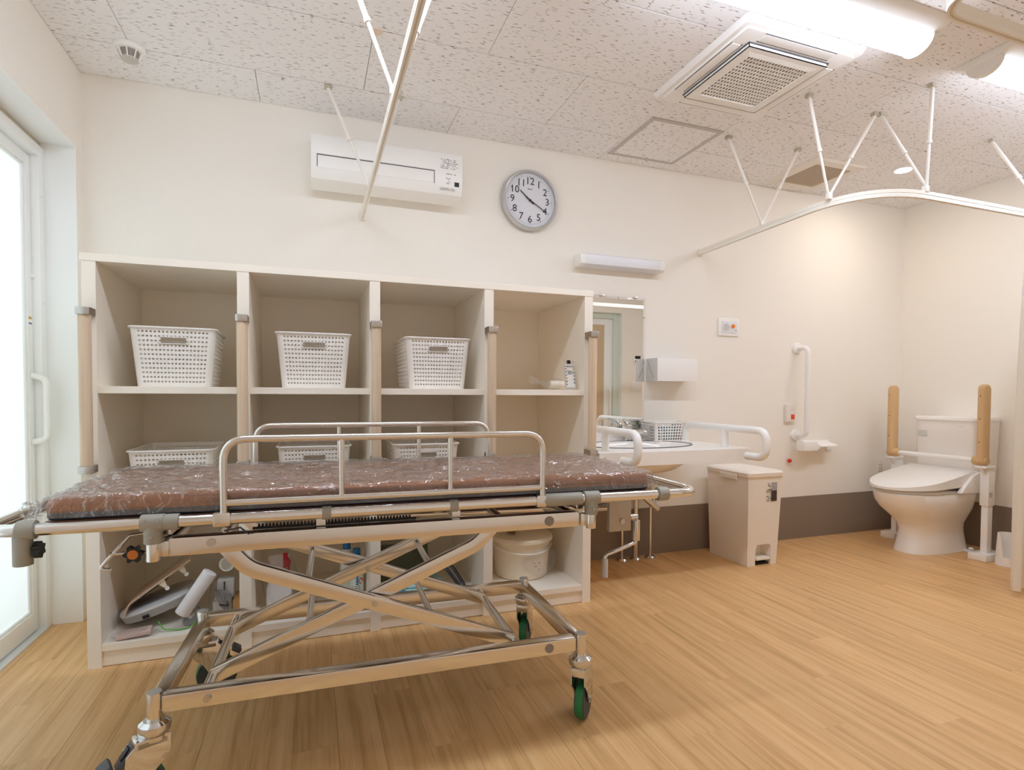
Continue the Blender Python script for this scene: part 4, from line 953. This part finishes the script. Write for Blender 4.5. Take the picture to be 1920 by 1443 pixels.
for k_ in range(1, 6):
    x0_, z0_ = fp[k_]; x1_, z1_ = fp[k_ + 1]; n0 = len(b.v); b.v += [(x0_, fy(z0_), z0_), (x1_, fy(z1_), z1_), (x1_, -.33, z1_), (x0_, -.33, z0_)]; b.f.append((n0, n0 + 1, n0 + 2, n0 + 3))
b.part('body', OFFW, bn, smooth=20)
B().bx(3.188, 3.306, -.331, -.325, .0008, .126).part('pedal_recess', OFFW, bn, smooth=0)
B().bx(3.198, 3.298, -.412, -.335, .030, .046).part('pedal', OFFW, bn, bev=.004)
B().bx(3.196, 3.300, -.395, -.335, .001, .012).part('recess_floor', BLACK, bn, smooth=0)
b = B(); b.loft([ringr(3.108, 3.375, -.435, -.066, .525, .022), ringr(3.106, 3.377, -.437, -.064, .545, .022), ringr(3.118, 3.365, -.425, -.076, .556, .02), ringr(3.130, 3.352, -.412, -.09, .558, .018)]); b.part('lid', OFFW, bn, smooth=40)
B().bx(3.103, 3.112, -.34, -.20, .500, .530).part('lid_clip', OFFW, bn, bev=.003)
B().bx(3.288, 3.326, -.4262, -.4215, .378, .440).part('label_picture', M('label_dark', '4a3d3c', .5), bn, smooth=0)
B().bx(3.288, 3.326, -.4262, -.4235, .440, .488).part('label_sky', M('label_grey', 'a9a6ad', .5), bn, smooth=0)
prints(bn, 'label_print', INK, 3.250, .378, .032, .110, 9, -.4258, 11, .6)

# ------------------------------------------------------------------ toilet, facing -x
TY = -.480
tl = root('toilet', 'white toilet with closed lid and cistern against the wall', 'toilet', (4.55, TY, 0))
def sect(x0, x1, hy, z, p=2.4, n=48):
    cx, hx = (x0 + x1) / 2, (x1 - x0) / 2; out = []
    for k in range(n):
        a = 2 * PI * k / n; c_, s_ = cos(a), sin(a); pw = 2 / (p if c_ < 0 else 4.)
        out.append((cx + hx * math.copysign(abs(c_) ** pw, c_), TY + hy * math.copysign(abs(s_) ** (2 / 2.6), s_), z))
    return out
b = B(); b.loft([sect(4.300, 4.820, .126, .0005), sect(4.303, 4.815, .124, .018), sect(4.322, 4.800, .116, .08), sect(4.335, 4.785, .114, .14), sect(4.318, 4.780, .124, .185), sect(4.262, 4.790, .152, .235), sect(4.200, 4.800, .178, .285), sect(4.160, 4.810, .190, .335), sect(4.145, 4.815, .194, .385), sect(4.165, 4.810, .184, .395)])
b.part('bowl', CERAM, tl, smooth=60)
def lidsec(x0, x1, hy, z0, z1, slope, nm, mt, inset=.012):
    n = 40; pts = []
    for k in range(n + 1):
        a = PI / 2 + PI * k / n; pts.append((x0 + .26 + .26 * cos(a) * (1 if True else 1), TY + hy * sin(a)))
    pts += [(x1, TY - hy * 1.02), (x1, TY + hy * 1.02)]
    zf = lambda x: (x - x0) * slope
    ins = lambda p: (x0 + .26 + (p[0] - x0 - .26) * (1 - inset / .2), TY + (p[1] - TY) * (1 - inset / .2))
    b = B(); b.loft([[(x, y, z0 + zf(x) * .25) for x, y in map(ins, pts)], [(x, y, z0 + .004 + zf(x) * .3) for x, y in pts], [(x, y, z1 - .008 + zf(x)) for x, y in pts], [(x, y, z1 + zf(x)) for x, y in map(ins, pts)]]); return b.part(nm, mt, tl, smooth=50)
lidsec(4.135, 4.62, .196, .397, .409, .0, 'seat', PLAS)
lidsec(4.120, 4.66, .206, .411, .438, .185, 'lid', PLAS)
B().loft([ringr(4.60, 4.745, TY - .205, TY + .205, .397, .012), ringr(4.60, 4.745, TY - .215, TY + .215, .43, .012), ringr(4.64, 4.745, TY - .215, TY + .215, .490, .02), ringr(4.622, 4.735, TY - .205, TY + .205, .500, .02)]).part('washlet_unit', PLAS, tl, smooth=40)
b = B(); b.prism([(4.49, .402), (4.70, .396), (4.70, .505), (4.665, .527), (4.60, .505), (4.53, .445)], .03, Matrix(((1, 0, 0, 0), (0, 0, 1, TY - .228), (0, 1, 0, 0), (0, 0, 0, 1)))); b.part('side_panel', PLAS, tl, bev=.004)
b = B(); b.prism([(4.49, .402), (4.70, .396), (4.70, .505), (4.665, .527), (4.60, .505), (4.53, .445)], .03, Matrix(((1, 0, 0, 0), (0, 0, 1, TY + .198), (0, 1, 0, 0), (0, 0, 0, 1)))); b.part('side_panel', PLAS, tl, bev=.004)
B().loft([ringr(4.70, 4.895, TY - .160, TY + .160, .395, .03), ringr(4.680, 4.915, TY - .182, TY + .182, .45, .03), ringr(4.668, 4.922, TY - .192, TY + .192, .835, .03)]).part('cistern', CERAM, tl, smooth=40)
B().loft([ringr(4.662, 4.923, TY - .196, TY + .196, .836, .03), ringr(4.661, 4.923, TY - .197, TY + .197, .852, .03), ringr(4.668, 4.918, TY - .190, TY + .190, .862, .03), ringr(4.70, 4.90, TY - .16, TY + .16, .866, .03)]).part('cistern_lid', CERAM, tl, smooth=40)
B().cyl((4.72, TY - .188, .76), (4.72, TY - .205, .76), .017, 18).part('flush_lever_base', CHROME, tl)
B().tube([(4.72, TY - .203, .76), (4.69, TY - .207, .735)], .006, 10).part('flush_lever', CHROME, tl)
b = B(); r = random.Random(3)
for i in range(5):
    y = TY + .165
    while y > TY + .105: 
        l = .004 + .008 * r.random(); b.bx(4.6700 - .0012 + (.835 - .75) * .0, 4.6705, y - l, y, .762 - i * .009, .7655 - i * .009); y -= l + .002
b.part('cistern_label', M('pale_grey_ink', 'c0c0c2', .6), tl, smooth=0)
B().bx(4.6690, 4.6705, TY - .12, TY - .09, .802, .806).part('maker_print', INK, tl, smooth=0)
for s in (-1, 1): B().lathe([(.016, 0), (.016, .014), (.010, .022), (0, .024)], 18, (4.76, TY + s * .128, .0006)).part('bolt_cap', CERAM, tl)

ar = root('toilet_support_frame', 'tan padded flip-up armrests on white posts joined across the toilet', 'support frame', (4.60, TY, 0))
AXX = 4.585
for y, s in ((-.200, 1), (-.760, -1)):
    b = B(); sec = lambda z, k: [(AXX + .037 * k * math.copysign(abs(cos(a)) ** .7, cos(a)), y + .024 * k * math.copysign(abs(sin(a)) ** .7, sin(a)), z) for a in [2 * PI * j / 28 for j in range(28)]]
    b.loft([sec(.600, 1.), sec(1.035, 1.), sec(1.052, .93), sec(1.063, .75), sec(1.069, .4)]); a_ = b.part('arm_pad', BROWNG, ar, smooth=60)
    for z in (.72, .86, 1.0): B().cyl((AXX - .0375, y, z), (AXX - .034, y, z), .0035, 10).part('pad_screw', INK, a_)
    B().lathe([(.010, -.042), (.022, -.040), (.028, -.030), (.029, .0), (.028, .034), (.020, .040), (.008, .042)], 26, (AXX, y + s * -.012, .606), (0, 1, 0)).part('pivot_cover', BROWNG, ar)
    B().bx(AXX - .02, AXX + .075, y - .032, y + .032, .560, .578).part('bracket_plate', PLAS, ar, bev=.006)
    b = B(); b.prism([(AXX - .015, .562), (AXX + .07, .562), (AXX + .07, .50), (AXX + .035, .50)], .02, Matrix(((1, 0, 0, 0), (0, 0, 1, y - .01), (0, 1, 0, 0), (0, 0, 0, 1)))); b.part('bracket_web', PLAS, ar, bev=.002)
    B().bx(AXX + .022, AXX + .082, y - .024, y + .024, .330, .562).part('post_sleeve', PLAS, ar, bev=.004)
    B().bx(AXX + .030, AXX + .076, y - .018, y + .018, .040, .330).part('post', PLAS, ar, bev=.003)
    B().bx(AXX + .030, AXX + .058, y - .0255, y - .024, .385, .415).part('scale_window', NICKEL, ar, smooth=0)
    B().bx(AXX - .03, AXX + .155, y - .050, y + .050, .0006, .042).part('foot', PLAS, ar, bev=.004)
B().cyl((AXX, -.240, .606), (AXX, -.720, .606), .0145, 18).part('cross_bar', PLAS, ar)
B().bx(AXX + .11, AXX + .14, -.712, -.248, .003, .014).part('floor_bar', PLAS, ar, bev=.002)

bh = root('toilet_brush_holder', 'white open toilet brush holder on the floor by the curtain', 'brush holder', (4.622, -.888, 0))
b = B(); pts = []
def hold(u, v):
    a = -PI * .5 + 2 * PI * u; z = .188 * v; c_ = math.atan2(sin(a - PI * 1.22), cos(a - PI * 1.22)); cut = .055 + .0 * c_
    if abs(c_) < 1.0: z = min(z, .055 + .12 * max(0, (abs(c_) - .62) / .38) ** .7)
    r_ = .062 - .010 * v
    return (4.622 + r_ * cos(a), -.888 + r_ * sin(a), z + .0006)
b.sheet(hold, 64, 20); b.part('shell', PLAS, bh, solid=.004, smooth=60)
B().lathe([(.0, .0006), (.060, .0006), (.063, .006), (.060, .02), (0, .02)], 32, (4.622, -.888, 0)).part('base', PLAS, bh)

# ------------------------------------------------------------------ things kept in the shelf
def blob(b, c, rx, ry, rz, seed, amp=.25, n=28, squash=.0):
    cx, cy, cz = c; n0 = len(b.v); k = n // 2
    for i in range(k + 1):
        for j in range(n):
            th, ph = PI * i / k, 2 * PI * j / n; d = Vector((sin(th) * cos(ph), sin(th) * sin(ph), -cos(th)))
            f = 1 + amp * (noise.noise(d * 2.1 + Vector((seed, 0, 0))) + .5 * abs(noise.noise(d * 5 + Vector((0, seed, 0)))))
            p = (cx + rx * d.x * f, cy + ry * d.y * f, max(cz + rz * d.z * f, cz - rz * .92)); b.v.append(p)
    for i in range(k):
        for j in range(n): b.f.append((n0 + i * n + j, n0 + i * n + (j + 1) % n, n0 + (i + 1) * n + (j + 1) % n, n0 + (i + 1) * n + j))
    return b
RY = lambda a: Matrix.Rotation(a, 4, 'Y')
# upper shelf, last column
e = root('desk_calendar', 'small calendar card with coloured squares in a clear stand, clipped at the top', 'calendar', (1.93, -.56, Z1))
R1 = Matrix.Translation((1.927, -.556, Z1 + .0006)) @ Matrix.Rotation(.35, 4, 'Z') @ Matrix.Rotation(-.13, 4, 'X')
b = B(); b.bx(-.036, .036, .002, .004, .0, .138, R1); b.part('clear_stand', film_mat('clear_acrylic', (.93, .93, .94, 1), .10, .5, .05, 3, .05, .12), e, smooth=0)
b = B(); b.bx(-.033, .026, -.0005, .001, .012, .122, R1); b.part('card', PLAS, e, smooth=0)
cols = ['2c6f73', '2f5f9e', 'b5524a', '3d8a62', '6a5a8a', 'c28a3a', '35526e', '4c8ea8']
for i in range(16):
    if i < 5: x, z = -.027 + i * .0118, .112
    elif i < 10: x, z = .0215, .100 - (i - 5) * .0165
    else: x, z = -.028, .100 - (i - 10) * .0150
    b = B(); b.bx(x - .003, x + .003, -.0012, -.0005, z - .004, z + .004, R1); b.part('printed_square', M('print_' + cols[i % 8], cols[i % 8], .6), e, smooth=0)
t_ = text(e, 'card_digits', '201', .026, INK, (0, 0, 0)); t_.data.transform(Matrix.Translation(ORG[e.name])); t_.data.transform(Matrix.Translation(-ORG[e.name]) @ R1 @ Matrix.Translation((-.003, -.001, .082)))
b = B(); b.bx(-.012, .004, -.004, .007, .126, .142, R1); b.part('binder_clip', BLACK, e, bev=.001)
e = root('wrapped_roll', 'small white roll in a twisted clear bag beside the calendar', 'packet', (1.81, -.55, Z1))
B().cyl((1.815, -.555, Z1 + .022), (1.880, -.565, Z1 + .022), .020, 22).part('roll', CREAM, e)
b = B(); blob(b, (1.835, -.555, Z1 + .026), .055, .030, .0265, 3, .25); b.part('bag', BAG, e, smooth=80)
b = B(); b.sheet(lambda u, v: (1.79 - .075 * u, -.555 + (.010 + .016 * u * u) * sin(v * 2 * PI) * (1 + .4 * noise.noise((u * 6, v * 6, 1))), Z1 + .030 + .018 * u + (.008 + .012 * u * u) * cos(v * 2 * PI)), 12, 16); b.part('twisted_end', BAG, e, smooth=80)

# bottom row, first column: folded bath device and loose parts
ZS = ZB + .0006
e = root('folded_device', 'grey oval machine with a tilted beige flap lid in the lower shelf', 'device', (.18, -.42, ZB))
T1 = Matrix.Translation((.180, -.385, ZB + .070)) @ RY(-.30) @ Matrix.Rotation(.12, 4, 'Z')
def oval(hx, hy, z, p=2.6, n=44): return [T1 @ Vector((hx * math.copysign(abs(cos(2 * PI * k / n)) ** (2 / p), cos(2 * PI * k / n)), hy * math.copysign(abs(sin(2 * PI * k / n)) ** (2 / p), sin(2 * PI * k / n)), z)) for k in range(n)]
B().loft([oval(.115, .095, -.026), oval(.128, .112, -.020), oval(.134, .118, .006)]).part('lower_case', M('machine_grey', 'a9a7a6', .5), e, smooth=40)
B().loft([oval(.134, .118, .006), oval(.136, .120, .010), oval(.132, .116, .017), oval(.12, .10, .022)]).part('upper_case', LGREY, e, smooth=40)
b = B(); b.bx(-.05, -.028, -.1195, -.112, -.016, -.004, T1); b.part('side_socket', BLACK, e, smooth=0)
T2 = Matrix.Translation((.175, -.375, ZB + .160)) @ RY(-.62) @ Matrix.Rotation(.12, 4, 'Z')
def flap(u, v):
    x = -.145 + .29 * u; y = -.115 + .23 * v; z = .0 - .028 * max(0, (.16 - u) / .16) ** 1.6
    return T2 @ Vector((x, y, z))
b = B(); b.sheet(flap, 30, 8); b.part('flap_lid', BEIGE, e, solid=.006, smooth=60)
for x in (.02, .10):
    for y in (-.108,):
        a = B(); a.prism([(-.014, -.003), (.014, -.003), (.005, -.036), (-.003, -.036)], .004, T2 @ Matrix(((1, 0, 0, x), (0, 0, 1, y), (0, 1, 0, 0), (0, 0, 0, 1)))); hb = a.part('hinge_arm', CREAM, e)
        c_ = T2 @ Vector((x + .001, y, -.040)); d_ = T2 @ Vector((x + .001, y + .005, -.040)); B().cyl(c_, d_, .008, 16).part('hinge_eye', PLAS, hb)
b = B(); b.bx(-.11, .04, -.09, .09, -.014, -.006, T2); b.part('flap_underside', CHAR, e, smooth=0)
e = root('foam_roll', 'white foam tube leaning across the lower shelf', 'roll', (.33, -.50, ZB))
B().cyl((.288, -.552, .150), (.386, -.548, .300), .0262, 28).part('roll', FOAM, e, bev=.003)
e = root('white_ring', 'white plastic ring standing among bagged parts', 'ring', (.44, -.44, ZB + .17))
B().lathe([(.022, -.014), (.027, -.015), (.028, 0), (.027, .015), (.022, .014), (.021, 0), (.022, -.014)], 28, (.432, -.462, .302), (.25, -1, .1)).part('band', PLAS, e)
e = root('bagged_adapter', 'white power adapter and coiled grey cable in a clear bag', 'adapter', (.43, -.48, ZB))
B().bx(.385, .455, -.50, -.43, ZS + .012, .165).part('adapter_case', PLAS2, e, bev=.006)
B().bx(.400, .462, -.49, -.43, .172, .245).part('adapter_case', LGREY, e, bev=.006)
for k in range(4):
    a = k * .008; B().tube(rounded([(.392 + a, -.512, .215), (.418 + a, -.514, .150 - a), (.445, -.514, .120 - a * .6), (.458 - a * .3, -.513, .150), (.430 + a, -.512, .190)], .012, 4), .0042, 8).part('cable_loop', GCABLE, e)
B().tube([(.412, -.520, .158), (.438, -.522, .152), (.440, -.505, .150)], .003, 8).part('cable_tie', BLACK, e)
B().bx(.4245, .4295, -.4915, -.490, .205, .24).part('side_print', INK, e, smooth=0)
b = B(); blob(b, (.412, -.462, .168), .046, .050, .082, 9, .12); b.part('bag', BAG, e, smooth=80)
e = root('cardboard_box', 'small brown cardboard box against the shelf divider', 'box', (.475, -.50, ZB))
B().bx(.463, .4915, -.54, -.42, ZS, .175).part('box', CARD, e, bev=.001)
e = root('document_folder', 'thin teal folder standing against the shelf divider', 'folder', (.486, -.42, ZB))
B().bx(.480, .4905, -.41, -.25, ZS, .30).part('cover', M('teal_card', '3f7d86', .6), e, bev=.001)
e = root('coiled_cable', 'coiled grey cable with black plug on the lower shelf', 'cable', (.33, -.49, ZB))
for k in range(5):
    b = B(); b.tube([(.312 + .030 * cos(a) * (1 - .08 * k), -.500 + .012 * sin(a) + .005 * k, .118 + .028 * sin(a + .5) + .003 * k) for a in [2 * PI * j / 20 for j in range(20)]], .0036, 8, closed=True); b.part('coil', GCABLE, e)
B().bx(.338, .372, -.530, -.495, ZS, .112).part('plug', BLACK, e, bev=.004)
B().cyl((.372, -.512, .100), (.400, -.52, .120), .009, 14).part('connector', LGREY, e)
e = root('green_wire', 'thin green wire lying on the lower shelf', 'wire', (.26, -.53, ZB))
B().tube(rounded([(.205, -.530, .125), (.225, -.545, ZS + .010), (.275, -.548, ZS + .003), (.315, -.540, ZS + .004), (.330, -.53, ZS + .022)], .03, 6), .0022, 8).part('wire', GREENW, e)
e = root('pink_packet', 'flat pale pink packet in a clear bag on the lower shelf', 'packet', (.13, -.53, ZB))
T3 = Matrix.Translation((.130, -.552, ZS + .012)) @ Matrix.Rotation(.10, 4, 'Z') @ RY(-.06)
b = B(); b.bx(-.052, .058, -.028, .03, -.006, .008, T3); b.part('card', PINK, e, bev=.002)
b = B(); blob(b, (.130, -.552, ZS + .0125), .075, .036, .0130, 5, .12); b.part('bag', BAG, e, smooth=80)
# second column: spray bottle and two capped bottles
e = root('spray_bottle', 'white trigger spray bottle wrapped in a clear bag', 'spray bottle', (.625, -.42, ZB))
def ov(cx, cy, hx, hy, z, p=2.8, n=36): return [(cx + hx * math.copysign(abs(cos(2 * PI * k / n)) ** (2 / p), cos(2 * PI * k / n)), cy + hy * math.copysign(abs(sin(2 * PI * k / n)) ** (2 / p), sin(2 * PI * k / n)), z) for k in range(n)]
B().loft([ov(.626, -.42, .048, .030, ZS), ov(.626, -.42, .051, .032, ZS + .008), ov(.626, -.42, .051, .032, .165), ov(.626, -.42, .042, .028, .200), ov(.626, -.42, .022, .02, .235), ov(.626, -.42, .016, .016, .25)]).part('body', PLAS, e, smooth=50)
B().cyl((.626, -.42, .25), (.626, -.42, .272), .018, 20).part('collar', PLAS, e)
b = B(); b.prism([(.596, .272), (.650, .272), (.672, .296), (.668, .312), (.590, .312), (.582, .296)], .026, Matrix(((1, 0, 0, 0), (0, 0, 1, -.433), (0, 1, 0, 0), (0, 0, 0, 1)))); b.part('spray_head', PLAS, e, bev=.004)
B().tube([(.655, -.44, .300), (.668, -.445, .285), (.664, -.445, .250)], [.008, .007, .005], 10).part('trigger', M('red_trigger', 'b3182a', .35), e)
B().bx(.644, .662, -.453, -.4515, .262, .325).part('red_tag', M('red_print', 'c01f33', .5), e, smooth=0)
b = B(); blob(b, (.630, -.42, .205), .068, .050, .128, 12, .16); b.part('bag', BAG, e, smooth=80)
for x, y, zt, lab, sd in ((.905, -.375, .335, 'taller white bottle with blue cap against the shelf divider', 3), (.945, -.405, .305, 'shorter white bottle with blue cap and printed label', 4)):
    e = root('capped_bottle', lab, 'bottle', (x, y, ZB), group='white bottles with blue caps')
    B().lathe([(.020, 0), (.024, .004), (.024, zt - ZB - .075), (.018, zt - ZB - .045), (.013, zt - ZB - .036)], 24, (x, y, ZS), sx=1.25).part('body', PLAS, e)
    B().lathe([(.0165, zt - ZB - .037), (.0165, zt - ZB - .004), (.014, zt - ZB), (0, zt - ZB)], 22, (x, y, ZS)).part('cap', BLUE, e)
    B().lathe([(.0243, .015), (.0245, .016), (.0245, .11), (.0243, .112)], 24, (x, y, ZS), sx=1.25).part('label', M('bottle_label', 'dfe8dd', .5), e)
    if sd == 4:
        for k in range(4): B().bx(x - .004, x + .006, y - .0262, y - .0245, ZS + .095 - k * .011, ZS + .103 - k * .011).part('blue_lettering', M('blue_letters', '1c74b8', .5), e, smooth=0)
        B().tube([(x + .017 + .008 * cos(a), y - .0215, ZS + .078 + .012 * sin(a)) for a in [2 * PI * j / 20 for j in range(16)]], .0025, 6).part('red_swirl', M('red_swirl', 'd23a3a', .5), e)
        prints(e, 'fine_print', INKG, x - .02, ZS + .03, .036, .03, 4, y - .0243, 21, .8)
    else: prints(e, 'fine_print', INKG, x - .018, ZS + .085, .030, .008, 1, y - .0243, 22, .9)
# third column
e = root('storage_tray', 'shallow dark olive tray leaning on the back of the lower shelf', 'tray', (1.18, -.2, ZB))
T4 = Matrix.Translation((1.175, -.235, ZS)) @ Matrix.Rotation(-.25, 4, 'X')
b = B(); b.bx(-.13, .13, -.004, .004, .002, .165, T4); b.part('panel', OLIVE, e, bev=.002)
b = B(); b.bx(-.135, .135, -.012, .008, .160, .172, T4); b.part('rim', OLIVE, e, bev=.002)
b = B(); b.bx(.055, .075, -.014, -.0125, .150, .166, T4); b.part('latch', BLACK, e, bev=.001)
for k, (x, y, w_, mm, lab) in enumerate(((1.235, -.41, .105, CYAN, 'folded bright blue cloth at the bottom of a stack'), (1.245, -.40, .095, AQUA, 'folded pale aqua cloth in the middle of a stack'), (1.24, -.40, .088, AQUA, 'folded pale aqua cloth on top of a stack'))):
    e = root('folded_cloth', lab, 'cloth', (x, y, ZB + k * .018)); z = ZS + k * .0165
    b = B(); rg = []
    for j in range(7):
        a = -PI / 2 + PI * j / 6; i_ = .008 * (1 - cos(a)); rg.append([(px + .003 * noise.noise((px * 30, py * 30, k)), py, z + .008 + .0078 * sin(a) + (.0015 * noise.noise((px * 22, py * 22, k * 3.)) if 0 < j < 6 else 0)) for px, py in rrect(w_ - i_, .075 - i_, .012, 3, x, y)])
    b.loft(rg); b.part('cloth', mm, e, smooth=60)
e = root('black_belt', 'black strap hanging slack on the lower shelf', 'strap', (1.38, -.42, ZB))
b = B(); b.tube(rounded([(1.29, -.40, .215), (1.345, -.455, .185), (1.395, -.505, .115), (1.415, -.525, ZS + .006)], .05, 6), .0085, 10, flat=.45); b.part('strap', BLACK, e)
b = B(); b.tube(rounded([(1.30, -.38, .22), (1.375, -.44, .190), (1.412, -.490, .125), (1.425, -.525, ZS + .008)], .05, 6), .0085, 10, flat=.45); b.part('strap', BLACK, e)
# fourth column
e = root('commode_bucket', 'cream lidded bucket half wrapped in a clear bag', 'bucket', (1.735, -.31, ZB))
BC = (1.760, -.325, ZS)
B().lathe([(.125, 0), (.132, .006), (.146, .175), (.148, .18)], 40, BC).part('body', CREAM, e)
B().lathe([(.156, .180), (.160, .184), (.160, .196), (.152, .204), (.06, .212), (0, .213)], 40, BC).part('lid', CREAM, e)
B().tube([(1.760 + .152 * cos(a), -.325 + .152 * sin(a), ZS + .165 - .03 * sin(a) * -1) for a in [PI + PI * j / 20 for j in range(21)]], .003, 8).part('handle', PLAS, e)
b = B(); blob(b, (1.800, -.375, ZS + .088), .125, .120, .095, 17, .12); b.part('bag', BAG, e, smooth=80)
prints(e, 'bag_print', M('mauve_print', 'b59a9c', .6), 1.765, ZS + .05, .05, .05, 3, -.4745, 31, .5)
e = root('steel_cup', 'small metal cup lying on the lid of the cream bucket', 'cup', (1.69, -.36, ZB + .213))
B().lathe([(.018, 0), (.024, .001), (.027, .045), (.025, .045), (.022, .003), (0, .003)], 26, (1.672, -.352, ZS + .2405), (1, -.35, 0)).part('cup', M('amber_metal', 'b9a184', .2, .9), e)

# plain round cap on the ceiling between two boards
B().lathe([(.024, 0), (.022, .003), (0, .004)], 24, (1.0, -.731, ZC - .0006), (0, 0, -1)).thing('round_blank_disc', M('peach_disc', 'e6d3bf', .6), 'small round beige disc on the ceiling behind the straight curtain rail', 'disc')
